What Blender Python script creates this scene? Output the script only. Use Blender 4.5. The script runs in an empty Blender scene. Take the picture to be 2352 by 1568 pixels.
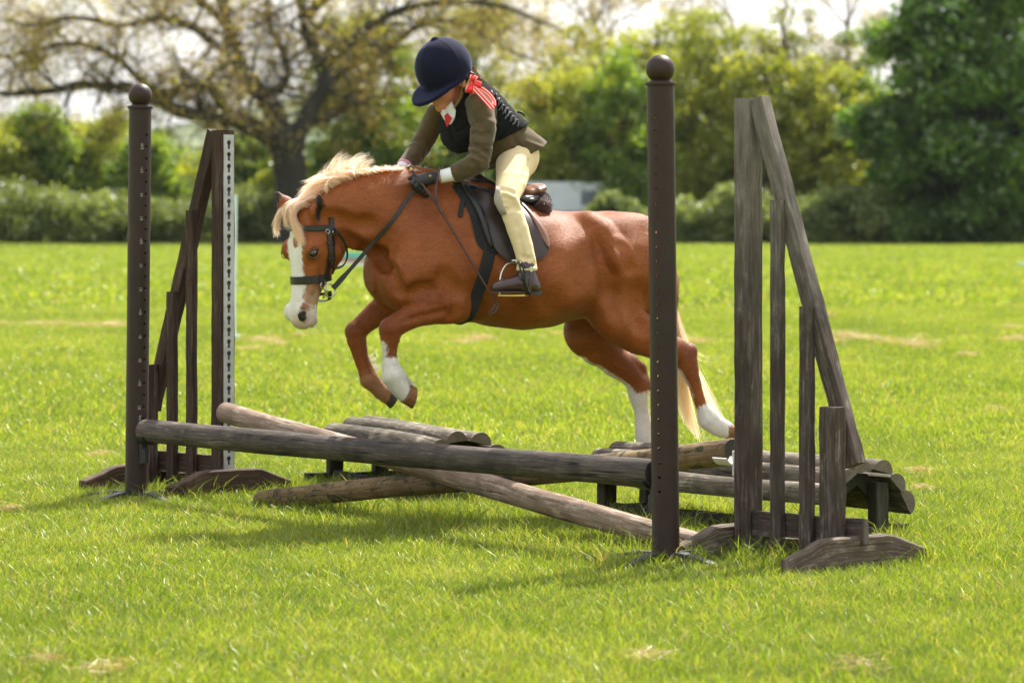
import bpy, bmesh, math, random
import numpy as np
from mathutils import Vector, Matrix
from mathutils.bvhtree import BVHTree
R = math.radians
rng = np.random.default_rng(7)
random.seed(7)
S = bpy.context.scene
COL = S.collection

# ---------------------------------------------------------------- camera, sky, sun
CAMH, FPX, CX, HY = 1.216, 8269.0, 1176.0, 495.0      # camera height, focal length / centre / horizon in 2352-wide pixels
cd = bpy.data.cameras.new('camera')
cam = bpy.data.objects.new('camera', cd); COL.objects.link(cam)
cam.location = (0, 0, CAMH); cam.rotation_euler = (R(90), 0, 0)
cd.sensor_width = 36; cd.lens = 36*FPX/2352; cd.shift_y = -(784-HY)/2352
cd.clip_start = 0.5; cd.clip_end = 6000
cd.dof.use_dof = True; cd.dof.focus_distance = 13.95; cd.dof.aperture_fstop = 4.5; cd.dof.aperture_blades = 9
S.camera = cam
SUN_EL, SUN_AZ = R(52), R(31)          # azimuth to the right of straight away from the camera
W = bpy.data.worlds.new('World'); S.world = W; W.use_nodes = True
nt = W.node_tree; nt.nodes.clear()
wo = nt.nodes.new('ShaderNodeOutputWorld'); bg = nt.nodes.new('ShaderNodeBackground')
sky = nt.nodes.new('ShaderNodeTexSky'); sky.sky_type = 'NISHITA'; sky.sun_disc = False
sky.sun_elevation = SUN_EL; sky.sun_rotation = SUN_AZ; sky.dust_density = 3.0; sky.air_density = 1.2; sky.ozone_density = 1.0
wn = nt.nodes.new('ShaderNodeTexNoise'); wn.inputs['Scale'].default_value = 2.2; wn.inputs['Detail'].default_value = 6
wr = nt.nodes.new('ShaderNodeMapRange'); wr.inputs['From Min'].default_value = .30; wr.inputs['From Max'].default_value = .62
wr.inputs['To Min'].default_value = .55; wr.inputs['To Max'].default_value = .97
wm = nt.nodes.new('ShaderNodeMix'); wm.data_type = 'RGBA'; wm.inputs['B'].default_value = (6.6, 6.65, 6.85, 1)
wtc = nt.nodes.new('ShaderNodeTexCoord')
L_ = nt.links.new
L_(wtc.outputs['Generated'], wn.inputs['Vector']); L_(wn.outputs['Fac'], wr.inputs['Value'])
L_(wr.outputs['Result'], wm.inputs['Factor']); L_(sky.outputs['Color'], wm.inputs['A'])
L_(wm.outputs['Result'], bg.inputs['Color']); L_(bg.outputs['Background'], wo.inputs['Surface'])
bg.inputs['Strength'].default_value = 0.105
sd = bpy.data.lights.new('sun', 'SUN'); sun = bpy.data.objects.new('sun', sd); COL.objects.link(sun)
sd.energy = 5.0; sd.angle = R(0.9); sd.color = (1.0, .95, .86)
sdir = Vector((math.sin(SUN_AZ)*math.cos(SUN_EL), math.cos(SUN_AZ)*math.cos(SUN_EL), math.sin(SUN_EL)))
sun.rotation_euler = sdir.to_track_quat('Z', 'Y').to_euler(); sun.location = (6, 12, 12)
vs = S.view_settings; vs.view_transform = 'Standard'; vs.look = 'None'; vs.gamma = 1; vs.use_curve_mapping = False
vs.exposure = 1.12
S.cycles.use_denoising = True
S.cycles.max_bounces = 10; S.cycles.transparent_max_bounces = 8; S.cycles.transmission_bounces = 8
S.cycles.diffuse_bounces = 5; S.cycles.glossy_bounces = 3; S.cycles.caustics_reflective = False; S.cycles.caustics_refractive = False
S.cycles.sample_clamp_indirect = 6

# ---------------------------------------------------------------- helpers
def at(px, py, Y): return np.array([(px-CX)/FPX*Y, Y, CAMH-(py-HY)/FPX*Y])
def gz(py): return CAMH*FPX/(py-HY)                    # distance of a ground point seen at row py
def nrm(v): v = np.asarray(v, float); return v/max(np.linalg.norm(v), 1e-9)

def tag(o, label=None, cat=None, group=None, kind=None):
    if label: o['label'] = label
    if cat: o['category'] = cat
    if group: o['group'] = group
    if kind: o['kind'] = kind
    return o
def empty(name, loc, rz=0):
    o = bpy.data.objects.new(name, None); COL.objects.link(o); o.empty_display_size = .1
    o.location = loc; o.rotation_euler = (0, 0, rz); return o
def thing(name, label, cat, loc=(0, 0, 0), rz=0, group=None): return tag(empty(name, loc, rz), label, cat, group)

def mesh_obj(name, V, F, mat, parent=None, smooth=True, uv=None, attrs=None, base=None, mats=None, mi=None):
    """link verts/faces as one mesh object; with a parent, vertices given in the parent's own axes minus base"""
    V = np.asarray(V, np.float32)
    if base is not None: V = V-np.asarray(base, np.float32)
    me = bpy.data.meshes.new(name)
    if isinstance(F, np.ndarray):
        n, k = F.shape
        me.vertices.add(len(V)); me.vertices.foreach_set('co', V.ravel())
        me.loops.add(n*k); me.loops.foreach_set('vertex_index', F.astype(np.int32).ravel())
        me.polygons.add(n); me.polygons.foreach_set('loop_start', np.arange(0, n*k, k, dtype=np.int32))
        me.polygons.foreach_set('loop_total', np.full(n, k, np.int32)); me.update(calc_edges=True)
    else:
        me.from_pydata(V.tolist(), [], F); me.update()
    if uv is not None:
        ul = me.uv_layers.new(name='UVMap'); li = np.empty(len(me.loops), np.int32); me.loops.foreach_get('vertex_index', li)
        ul.data.foreach_set('uv', np.asarray(uv, np.float32)[li].ravel())
    for k, a in (attrs or {}).items():
        a = np.asarray(a, np.float32)
        if a.ndim == 1: me.attributes.new(k, 'FLOAT', 'POINT').data.foreach_set('value', a)
        else:
            c4 = np.ones((len(a), 4), np.float32); c4[:, :3] = a
            me.attributes.new(k, 'FLOAT_COLOR', 'POINT').data.foreach_set('color', c4.ravel())
    if mats:
        for m in mats: me.materials.append(m)
        me.polygons.foreach_set('material_index', np.asarray(mi, np.int32))
    else: me.materials.append(mat)
    if smooth: me.polygons.foreach_set('use_smooth', np.ones(len(me.polygons), bool))
    o = bpy.data.objects.new(name, me); COL.objects.link(o)
    if parent is not None: o.parent = parent
    return o

def smooth_path(P, n=14):
    P = np.array(P, float); k = len(P); out = []
    for t in np.linspace(0, k-1.0001, n):
        i = int(t); u = t-i; p0, p1, p2, p3 = P[max(i-1, 0)], P[i], P[i+1], P[min(i+2, k-1)]
        out.append(.5*((2*p1)+(-p0+p2)*u+(2*p0-5*p1+4*p2-p3)*u*u+(-p0+3*p1-3*p2+p3)*u**3))
    return np.array(out)
class MB:
    def __init__(s): s.v = []; s.f = []; s.uv = []; s.n = 0; s.m = []
    def add(s, V, F, UV=None, m=0):
        V = np.asarray(V, float); s.v.append(V); s.uv.append(np.zeros((len(V), 2)) if UV is None else np.asarray(UV, float))
        s.f += [[i+s.n for i in f] for f in F]; s.m += [m]*len(F); s.n += len(V)
    def loft(s, rings, closed=True, caps=True, uvl=None, m=0, capm=None):
        """rings: (n,k,3)"""
        Rg = np.asarray(rings, float); n, k, _ = Rg.shape
        cen = Rg.mean(1); ln = np.concatenate([[0], np.cumsum(np.linalg.norm(np.diff(cen, axis=0), axis=1))])
        per = np.linalg.norm(np.roll(Rg[0], -1, 0)-Rg[0], axis=1); pp = np.concatenate([[0], np.cumsum(per)])[:k]
        off = (abs(hash((round(float(cen[0][0]), 3), round(float(cen[0][1]), 3))))%97)*.37
        UV = np.stack([np.repeat(ln+off, k), np.tile(pp, n)], 1)
        F = []
        kk = k if closed else k-1
        for i in range(n-1):
            for j in range(kk):
                j2 = (j+1)%k; F.append((i*k+j, i*k+j2, (i+1)*k+j2, (i+1)*k+j))
        s.add(Rg.reshape(-1, 3), F, UV, m)
        if caps and closed:
            cm = m if capm is None else capm
            for r, rev in ((0, True), (n-1, False)):
                p = Rg[r]; q = p[::-1] if rev else p
                c = (p-cen[r])*30; s.add(q, [list(range(k))], np.stack([off+np.full(k, 5.), np.arange(k)*.0], 1)+q[:, :2]*.2, cm)
        return s
    def tube(s, pts, rad, k=8, caps=True, m=0, flat=None):
        P = np.asarray(pts, float); n = len(P); rad = np.broadcast_to(np.asarray(rad, float), (n,))
        T = np.gradient(P, axis=0); rings = []
        up = np.array([0, 0, 1.]) if abs(nrm(T[0])[2]) < .9 else np.array([1., 0, 0])
        a = np.linspace(0, 2*np.pi, k, endpoint=False)
        x = None
        for i in range(n):
            t = nrm(T[i]); x = nrm(np.cross(up, t)) if x is None else nrm(x-t*np.dot(x, t)); y = np.cross(t, x)
            rings.append(P[i]+rad[i]*(np.cos(a)[:, None]*x+np.sin(a)[:, None]*y))
        return s.loft(rings, caps=caps, m=m)
    def box(s, c, ax, half, bev=.12, n=2, jit=0, m=0, ends=None):
        """chamfered box: centre, 3 axes (rows), half sizes; lofted along axis 0"""
        c = np.asarray(c, float); A = np.array([nrm(q) for q in ax]); hx, hy, hz = half; b = bev*min(hy, hz)
        pr = np.array([(-hy+b, -hz), (hy-b, -hz), (hy, -hz+b), (hy, hz-b), (hy-b, hz), (-hy+b, hz), (-hy, hz-b), (-hy, -hz+b)])
        rg = []
        for t in np.linspace(-1, 1, n):
            j = rng.normal(0, jit, pr.shape) if jit else 0
            q = pr+j; rg.append(c+A[0]*t*hx+q[:, :1]*A[1]+q[:, 1:]*A[2])
        return s.loft(rg, m=m)
    def build(s, name, mat, parent=None, smooth=False, base=None, mats=None):
        V = np.concatenate(s.v); U = np.concatenate(s.uv)
        return mesh_obj(name, V, s.f, mat, parent, smooth, U, base=base, mats=mats, mi=s.m if mats else None)
def smooth_angle(o, deg=35):
    me = o.data; me.polygons.foreach_set('use_smooth', np.ones(len(me.polygons), bool)); me.set_sharp_from_angle(angle=R(deg)); return o

# ---------------------------------------------------------------- materials
def new_mat(name):
    m = bpy.data.materials.new(name); m.use_nodes = True; t = m.node_tree; t.nodes.clear()
    o = t.nodes.new('ShaderNodeOutputMaterial'); return m, t, o
def nd(t, typ, **kw):
    n = t.nodes.new(typ)
    for k, v in kw.items():
        if k.startswith('_'): setattr(n, k[1:], v)
        else:
            k = k.replace('__', ' ')
            n.inputs[k].default_value = v
    return n
def ramp(t, fac, stops, interp='LINEAR'):
    r = t.nodes.new('ShaderNodeValToRGB'); r.color_ramp.interpolation = interp
    e = r.color_ramp.elements
    while len(e) < len(stops): e.new(.5)
    for q, (p, c) in zip(e, stops): q.position = p; q.color = (*c, 1) if len(c) == 3 else c
    t.links.new(fac, r.inputs['Fac']); return r.outputs['Color']
def mixc(t, fac, a, b, blend='MIX'):
    n = t.nodes.new('ShaderNodeMix'); n.data_type = 'RGBA'; n.blend_type = blend
    for key, v in (('Factor', fac), ('A', a), ('B', b)):
        if hasattr(v, 'is_output') or isinstance(v, bpy.types.NodeSocket): t.links.new(v, n.inputs[key])
        elif key == 'Factor': n.inputs[key].default_value = v
        else: n.inputs[key].default_value = (*v, 1) if len(v) == 3 else v
    return n.outputs['Result']
def math_(t, op, a, b=None, c=None, clamp=False):
    n = t.nodes.new('ShaderNodeMath'); n.operation = op; n.use_clamp = clamp
    for i, v in enumerate((a, b, c)):
        if v is None: continue
        if isinstance(v, bpy.types.NodeSocket): t.links.new(v, n.inputs[i])
        else: n.inputs[i].default_value = v
    return n.outputs[0]
def coords(t, kind='Object', scale=(1, 1, 1)):
    if kind == 'Position': o = t.nodes.new('ShaderNodeNewGeometry').outputs['Position']
    else: o = t.nodes.new('ShaderNodeTexCoord').outputs[kind]
    m = t.nodes.new('ShaderNodeMapping'); m.inputs['Scale'].default_value = scale; t.links.new(o, m.inputs['Vector']); return m.outputs['Vector']
def noise(t, vec, scale, detail=4, rough=.55, dist=0):
    n = t.nodes.new('ShaderNodeTexNoise'); n.inputs['Scale'].default_value = scale; n.inputs['Detail'].default_value = detail
    n.inputs['Roughness'].default_value = rough; n.inputs['Distortion'].default_value = dist; t.links.new(vec, n.inputs['Vector']); return n.outputs['Fac']
def bump(t, h, strength=.3, dist=.01):
    b = t.nodes.new('ShaderNodeBump'); b.inputs['Strength'].default_value = strength; b.inputs['Distance'].default_value = dist
    t.links.new(h, b.inputs['Height']); return b.outputs['Normal']
def attr(t, name):
    a = t.nodes.new('ShaderNodeAttribute'); a.attribute_name = name; return a
def bsdf(t, out, col=None, rough=.6, normal=None, metal=0, spec=.5, sheen=0, sheen_rough=.4, sheen_tint=None, coat=0, trans=None):
    b = t.nodes.new('ShaderNodeBsdfPrincipled')
    if isinstance(col, bpy.types.NodeSocket): t.links.new(col, b.inputs['Base Color'])
    elif col is not None: b.inputs['Base Color'].default_value = (*col, 1)
    if isinstance(rough, bpy.types.NodeSocket): t.links.new(rough, b.inputs['Roughness'])
    else: b.inputs['Roughness'].default_value = rough
    b.inputs['Metallic'].default_value = metal; b.inputs['Specular IOR Level'].default_value = spec
    b.inputs['Sheen Weight'].default_value = sheen; b.inputs['Sheen Roughness'].default_value = sheen_rough
    if sheen_tint: b.inputs['Sheen Tint'].default_value = (*sheen_tint, 1)
    b.inputs['Coat Weight'].default_value = coat; b.inputs['Coat Roughness'].default_value = .2
    if normal is not None: t.links.new(normal, b.inputs['Normal'])
    t.links.new(b.outputs[0], out.inputs['Surface']); return b
def plain(name, col, rough=.6, var=.25, nscale=30, bmp=.15, bdist=.003, metal=0, spec=.5, sheen=0, sheen_tint=None, coat=0, kind='Object', sheen_rough=.4):
    m, t, o = new_mat(name); v = coords(t, kind)
    n1 = noise(t, v, nscale, 5); n2 = noise(t, v, nscale*.13, 3)
    f = math_(t, 'MULTIPLY_ADD', n1, .6, math_(t, 'MULTIPLY', n2, .4))
    c = ramp(t, f, [(.3, tuple(x*(1-var) for x in col)), (.7, tuple(min(1, x*(1+var)) for x in col))])
    bsdf(t, o, c, math_(t, 'MULTIPLY_ADD', n2, .3, rough-.15), bump(t, n1, bmp, bdist), metal, spec, sheen, sheen_rough, sheen_tint, coat)
    return m
def wood(name, dark, mid, light, wear=.5, moss=0., rough=.8, crack=.5, gscale=1., stain=.6, grey=None):
    """weathered timber, grain along UV x"""
    m, t, o = new_mat(name)
    g = coords(t, 'UV', (7*gscale, 95*gscale, 1)); lg = coords(t, 'UV', (2.6, 17, 1)); b = coords(t, 'UV', (9, 16, 1))
    n1 = noise(t, g, 1.0, 6, .62, .4); n2 = noise(t, lg, 1.0, 4, .6, .5); n3 = noise(t, b, 1.0, 5, .65)
    f = math_(t, 'ADD', math_(t, 'MULTIPLY', n1, .55), math_(t, 'MULTIPLY', n2, .45))
    c = ramp(t, f, [(.30, dark), (.5, mid), (.74, light)])
    wv = math_(t, 'MULTIPLY_ADD', n1, .5, math_(t, 'MULTIPLY', n3, .6))
    wf = ramp(t, wv, [(.70-.22*wear, (0, 0, 0)), (.78-.18*wear, (1, 1, 1))])
    c = mixc(t, wf, c, light)
    sv = noise(t, coords(t, 'Position', (1, 1, .55)), 3.2, 5, .65); c = mixc(t, ramp(t, sv, [(.44, (0, 0, 0)), (.60, (stain,)*3)]), c, tuple(x*1.15 for x in dark))
    if grey:                                                                 # bleached towards the top, paint left below
        zz = nd(t, 'ShaderNodeSeparateXYZ'); t.links.new(coords(t, 'Position'), zz.inputs[0]); zf = math_(t, 'ADD', math_(t, 'MULTIPLY_ADD', zz.outputs['Z'], .9, -.62), math_(t, 'MULTIPLY_ADD', n3, 1.2, -.6), clamp=True)
        c = mixc(t, math_(t, 'MULTIPLY', zf, .85), c, ramp(t, f, [(.32, tuple(x*.45 for x in grey)), (.55, grey), (.75, tuple(x*1.3 for x in grey))]))
    if moss:
        mv = noise(t, coords(t, 'UV', (5, 8, 1)), 1.6, 5, .7, .8)
        c = mixc(t, ramp(t, mv, [(.52, (0, 0, 0)), (.58, (moss,)*3)]), c, (.022, .026, .014))
    ck = noise(t, coords(t, 'UV', (.9, 26, 1)), 1.0, 3, .5, .25)
    cr = math_(t, 'SUBTRACT', 1., math_(t, 'MULTIPLY', math_(t, 'ABSOLUTE', math_(t, 'SUBTRACT', ck, .52)), 34.), clamp=True)
    cr = math_(t, 'MULTIPLY', cr, ramp(t, n2, [(.5, (0, 0, 0)), (.56, (1, 1, 1))]))
    c = mixc(t, math_(t, 'MULTIPLY', cr, crack), c, tuple(x*.15 for x in dark))
    h = math_(t, 'SUBTRACT', math_(t, 'MULTIPLY', n1, .6), math_(t, 'MULTIPLY', cr, 1.2))
    bsdf(t, o, c, rough, bump(t, h, .55, .004), spec=.25)
    return m
def leaf_mat(name, cols, trans=.45, nscale=.5):
    m, t, o = new_mat(name)
    n = noise(t, coords(t, 'Position'), nscale, 4, .65); rnd = attr(t, 'rnd').outputs['Fac']
    f = math_(t, 'ADD', math_(t, 'MULTIPLY', n, .65), math_(t, 'MULTIPLY', rnd, .35))
    k = len(cols); c = ramp(t, f, [(.28+.44*i/(k-1), q) for i, q in enumerate(cols)])
    d = nd(t, 'ShaderNodeBsdfDiffuse'); tr = nd(t, 'ShaderNodeBsdfTranslucent'); ms = nd(t, 'ShaderNodeMixShader'); ms.inputs[0].default_value = trans
    t.links.new(c, d.inputs['Color']); t.links.new(mixc(t, .75, c, (1.35, 1.25, .55), 'MULTIPLY'), tr.inputs['Color'])
    g = nd(t, 'ShaderNodeBsdfGlossy'); g.inputs['Roughness'].default_value = .45; g.inputs['Color'].default_value = (1, 1, 1, 1)
    m2 = nd(t, 'ShaderNodeMixShader'); m2.inputs[0].default_value = .05
    t.links.new(d.outputs[0], ms.inputs[1]); t.links.new(tr.outputs[0], ms.inputs[2]); t.links.new(ms.outputs[0], m2.inputs[1]); t.links.new(g.outputs[0], m2.inputs[2])
    t.links.new(m2.outputs[0], o.inputs['Surface']); return m

M = {}
M['wood_dark'] = wood('dark_stained_wood', (.020, .011, .008), (.050, .027, .020), (.16, .115, .09), .3)
M['wood_grey'] = wood('grey_weathered_wood', (.026, .017, .014), (.075, .054, .045), (.21, .18, .155), .5, grey=(.23, .205, .18))
M['wood_foot'] = wood('brown_foot_board_wood', (.03, .019, .014), (.085, .05, .034), (.25, .17, .11), .45)
M['wood_foot_grey'] = wood('grey_foot_board_wood', (.04, .028, .02), (.115, .085, .062), (.30, .25, .19), .6)
M['log_rail'] = wood('dark_grey_log_rail', (.022, .018, .015), (.075, .06, .05), (.24, .19, .15), .30, crack=.95)
M['log_pale'] = wood('pale_silvered_log', (.11, .07, .045), (.29, .21, .155), (.50, .41, .33), .6, crack=.95)
M['log_moss'] = wood('mossy_tan_log', (.07, .042, .02), (.20, .135, .065), (.36, .26, .15), .4, moss=.85, crack=.8)
M['log_bench'] = wood('grey_half_log', (.045, .036, .024), (.135, .11, .08), (.36, .31, .24), .65, moss=.35, crack=.8)
M['wood_leg'] = wood('green_tinged_leg_wood', (.018, .017, .011), (.05, .047, .03), (.13, .125, .085), .3, moss=.4)
M['endgrain'] = plain('log_end_grain', (.035, .028, .022), .9, .5, 60, .4)
M['endgrain_pale'] = plain('half_log_end_grain', (.13, .105, .075), .9, .4, 60, .4)
M['tube'] = plain('brown_plastic_tube', (.030, .0165, .0135), .5, .28, 14, .08, spec=.28)
M['black_plastic'] = plain('black_plastic', (.012, .012, .013), .5, .3, 40)
M['grey_metal'] = plain('dark_grey_metal_foot', (.05, .055, .065), .5, .3, 30, metal=.5)
M['galv'] = plain('galvanised_strip', (.42, .43, .43), .55, .3, 18, metal=.35)
M['white_plastic'] = plain('white_plastic_cup', (.62, .60, .55), .5, .15, 20)
M['print_white'] = plain('white_print', (.55, .54, .52), .7, .2, 60)

# ---------------------------------------------------------------- ground
GRASSCOL = [(.060, .128, .010), (.148, .235, .018), (.27, .335, .034), (.46, .45, .14)]
def ground_mat():
    m, t, o = new_mat('field_soil_and_turf'); v = coords(t, 'Position')
    n0 = noise(t, coords(t, 'Position', (1, .35, 1)), .22, 4, .6); n1 = noise(t, v, 1.7, 5, .6); n2 = noise(t, coords(t, 'Position', (1, .35, 1)), 22, 5, .7)
    f = math_(t, 'ADD', math_(t, 'MULTIPLY', n0, .35), math_(t, 'ADD', math_(t, 'MULTIPLY', n1, .3), math_(t, 'MULTIPLY', n2, .35)))
    c = ramp(t, f, [(.3, (.07, .11, .004)), (.45, (.14, .19, .006)), (.56, (.22, .26, .009)), (.7, (.27, .26, .03))])
    bsdf(t, o, c, .95, bump(t, n2, .8, .03), spec=.1); return m
gm = ground_mat()
NX, NY = 60, 90
ys = np.concatenate([[-60, -10, 3], np.geomspace(5, 4500, NY-3)]); xs = np.sinh(np.linspace(-6, 6, NX))/np.sinh(6)*4500
GX, GY = np.meshgrid(xs, ys); GZ = np.zeros_like(GX)
gi = np.arange(NX*NY).reshape(NY, NX)
GF = np.stack([gi[:-1, :-1], gi[:-1, 1:], gi[1:, 1:], gi[1:, :-1]], -1).reshape(-1, 4)
tag(mesh_obj('ground', np.stack([GX, GY, GZ], -1).reshape(-1, 3), GF, gm), kind='structure')

# grass: clump meshes scattered by one geometry-nodes object
def blade_patch(name, n, size, hmin, hmax, wid, seed, mat):
    r = np.random.default_rng(seed)
    p = np.stack([r.uniform(-size, size, n), r.uniform(-size, size, n)], 1)
    h = r.uniform(hmin, hmax, n)*(.55+.9*r.random(n)**2); a = r.uniform(0, 2*np.pi, n); lean = r.uniform(.15, 1.15, n)*h; w = wid*r.uniform(.6, 1.3, n)
    d = np.stack([np.cos(a), np.sin(a)], 1); sd_ = np.stack([-d[:, 1], d[:, 0]], 1)
    fa = r.uniform(0, 2*np.pi, n); sd_ = .5*sd_+.8*np.stack([np.cos(fa), np.sin(fa)], 1); sd_ /= np.linalg.norm(sd_, axis=1)[:, None]
    V = np.zeros((n, 5, 3))
    for k, (tz, tl, tw) in enumerate(((0, 0, 1), (0, 0, -1), (.55, .28, .8), (.55, .28, -.8), (.93, 1, 0))):
        V[:, k, :2] = p+d*(lean*tl)[:, None]+sd_*(w*tw*.5)[:, None]; V[:, k, 2] = h*tz
    b = np.arange(n)[:, None]*5
    F = np.concatenate([b+np.array([[0, 1, 3]]), b+np.array([[0, 3, 2]]), b+np.array([[2, 3, 4]])])
    o = mesh_obj(name, V.reshape(-1, 3), F, mat, attrs={'rnd': np.repeat(r.random(n), 5), 'tip': np.tile([0, 0, .55, .55, 1.], n)})
    COL.objects.unlink(o); return o
def grass_mat():
    m, t, o = new_mat('grass_blades')
    n0 = noise(t, coords(t, 'Position', (.8, .35, 1)), .55, 5, .65); n1 = noise(t, coords(t, 'Position'), 2.6, 4, .6); rnd = attr(t, 'rnd').outputs['Fac']; tip = attr(t, 'tip').outputs['Fac']
    f = math_(t, 'ADD', math_(t, 'MULTIPLY', n0, .38), math_(t, 'ADD', math_(t, 'MULTIPLY', n1, .36), math_(t, 'MULTIPLY', rnd, .26)))
    c = ramp(t, f, [(.34, GRASSCOL[0]), (.45, GRASSCOL[1]), (.57, GRASSCOL[2]), (.70, GRASSCOL[3])])
    dry = math_(t, 'GREATER_THAN', rnd, .93); c = mixc(t, dry, c, (.42, .33, .14))
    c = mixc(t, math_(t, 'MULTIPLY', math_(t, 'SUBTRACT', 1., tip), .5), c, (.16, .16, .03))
    d = nd(t, 'ShaderNodeBsdfDiffuse'); tr = nd(t, 'ShaderNodeBsdfTranslucent'); ms = nd(t, 'ShaderNodeMixShader'); ms.inputs[0].default_value = .55
    t.links.new(c, d.inputs['Color']); t.links.new(mixc(t, 1., c, (1.36, 1.32, .62), 'MULTIPLY'), tr.inputs['Color'])
    g = nd(t, 'ShaderNodeBsdfGlossy'); g.inputs['Roughness'].default_value = .38; g.inputs['Color'].default_value = (1, 1, .75, 1)
    m2 = nd(t, 'ShaderNodeMixShader'); m2.inputs[0].default_value = .045
    t.links.new(d.outputs[0], ms.inputs[1]); t.links.new(tr.outputs[0], ms.inputs[2]); t.links.new(ms.outputs[0], m2.inputs[1]); t.links.new(g.outputs[0], m2.inputs[2])
    t.links.new(m2.outputs[0], o.inputs['Surface']); return m
GM = grass_mat()
def scatter(name, pts, scl, protos, seed, label):
    me = bpy.data.meshes.new(name); me.vertices.add(len(pts)); me.vertices.foreach_set('co', np.asarray(pts, np.float32).ravel())
    me.attributes.new('gs', 'FLOAT', 'POINT').data.foreach_set('value', np.asarray(scl, np.float32))
    o = bpy.data.objects.new(name, me); COL.objects.link(o)
    cl = bpy.data.collections.new(name+'_clumps')
    for p in protos: cl.objects.link(p)
    ng = bpy.data.node_groups.new(name, 'GeometryNodeTree')
    ng.interface.new_socket('Geometry', in_out='INPUT', socket_type='NodeSocketGeometry'); ng.interface.new_socket('Geometry', in_out='OUTPUT', socket_type='NodeSocketGeometry')
    gi_ = ng.nodes.new('NodeGroupInput'); go = ng.nodes.new('NodeGroupOutput'); ip = ng.nodes.new('GeometryNodeInstanceOnPoints')
    ci = ng.nodes.new('GeometryNodeCollectionInfo'); ci.inputs['Collection'].default_value = cl; ci.inputs['Separate Children'].default_value = True; ci.inputs['Reset Children'].default_value = True
    ip.inputs['Pick Instance'].default_value = True
    rv = ng.nodes.new('FunctionNodeRandomValue'); rv.data_type = 'FLOAT_VECTOR'; rv.inputs['Min'].default_value = (0, 0, 0); rv.inputs['Max'].default_value = (0, 0, 6.283); rv.inputs['Seed'].default_value = seed
    na = ng.nodes.new('GeometryNodeInputNamedAttribute'); na.data_type = 'FLOAT'; na.inputs['Name'].default_value = 'gs'
    ri = ng.nodes.new('FunctionNodeRandomValue'); ri.data_type = 'INT'; ri.inputs['Min'].default_value = 0; ri.inputs['Max'].default_value = len(protos)-1; ri.inputs['Seed'].default_value = seed+1
    l = ng.links.new
    l(gi_.outputs[0], ip.inputs['Points']); l(ci.outputs[0], ip.inputs['Instance']); l(ip.outputs[0], go.inputs[0]); l(rv.outputs['Value'], ip.inputs['Rotation'])
    l([x for x in ri.outputs if x.type == 'INT'][0], ip.inputs['Instance Index']); l([x for x in na.outputs if x.type == 'VALUE'][0], ip.inputs['Scale'])
    md = o.modifiers.new('scatter', 'NODES'); md.node_group = ng
    return tag(o, label, 'grass', kind='stuff')
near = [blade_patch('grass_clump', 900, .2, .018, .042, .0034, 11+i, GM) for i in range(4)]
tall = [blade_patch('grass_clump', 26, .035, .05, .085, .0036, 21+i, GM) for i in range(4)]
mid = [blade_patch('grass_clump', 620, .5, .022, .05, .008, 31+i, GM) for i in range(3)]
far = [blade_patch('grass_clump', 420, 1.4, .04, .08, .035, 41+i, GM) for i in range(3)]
def fan(y0, y1, step, margin, jit):
    P = []
    y = y0
    while y < y1:
        hw = y*.1435+margin; x = np.arange(-hw, hw, step)
        P.append(np.stack([x+rng.uniform(-jit, jit, len(x)), np.full(len(x), y)+rng.uniform(-jit, jit, len(x)), np.zeros(len(x))], 1)); y += step
    return np.concatenate(P)
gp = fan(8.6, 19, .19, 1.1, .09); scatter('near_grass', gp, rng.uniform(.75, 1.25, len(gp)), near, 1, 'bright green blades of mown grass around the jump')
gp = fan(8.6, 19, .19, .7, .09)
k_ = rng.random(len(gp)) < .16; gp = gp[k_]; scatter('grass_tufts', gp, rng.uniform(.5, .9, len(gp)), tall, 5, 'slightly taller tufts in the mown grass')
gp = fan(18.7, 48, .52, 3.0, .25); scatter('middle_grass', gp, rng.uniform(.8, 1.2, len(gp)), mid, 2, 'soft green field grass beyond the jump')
gp = fan(47, 168, 1.7, 12, .8); scatter('far_grass', gp, rng.uniform(.8, 1.25, len(gp)), far, 3, 'blurred pale green grass at the far end of the field')

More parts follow.
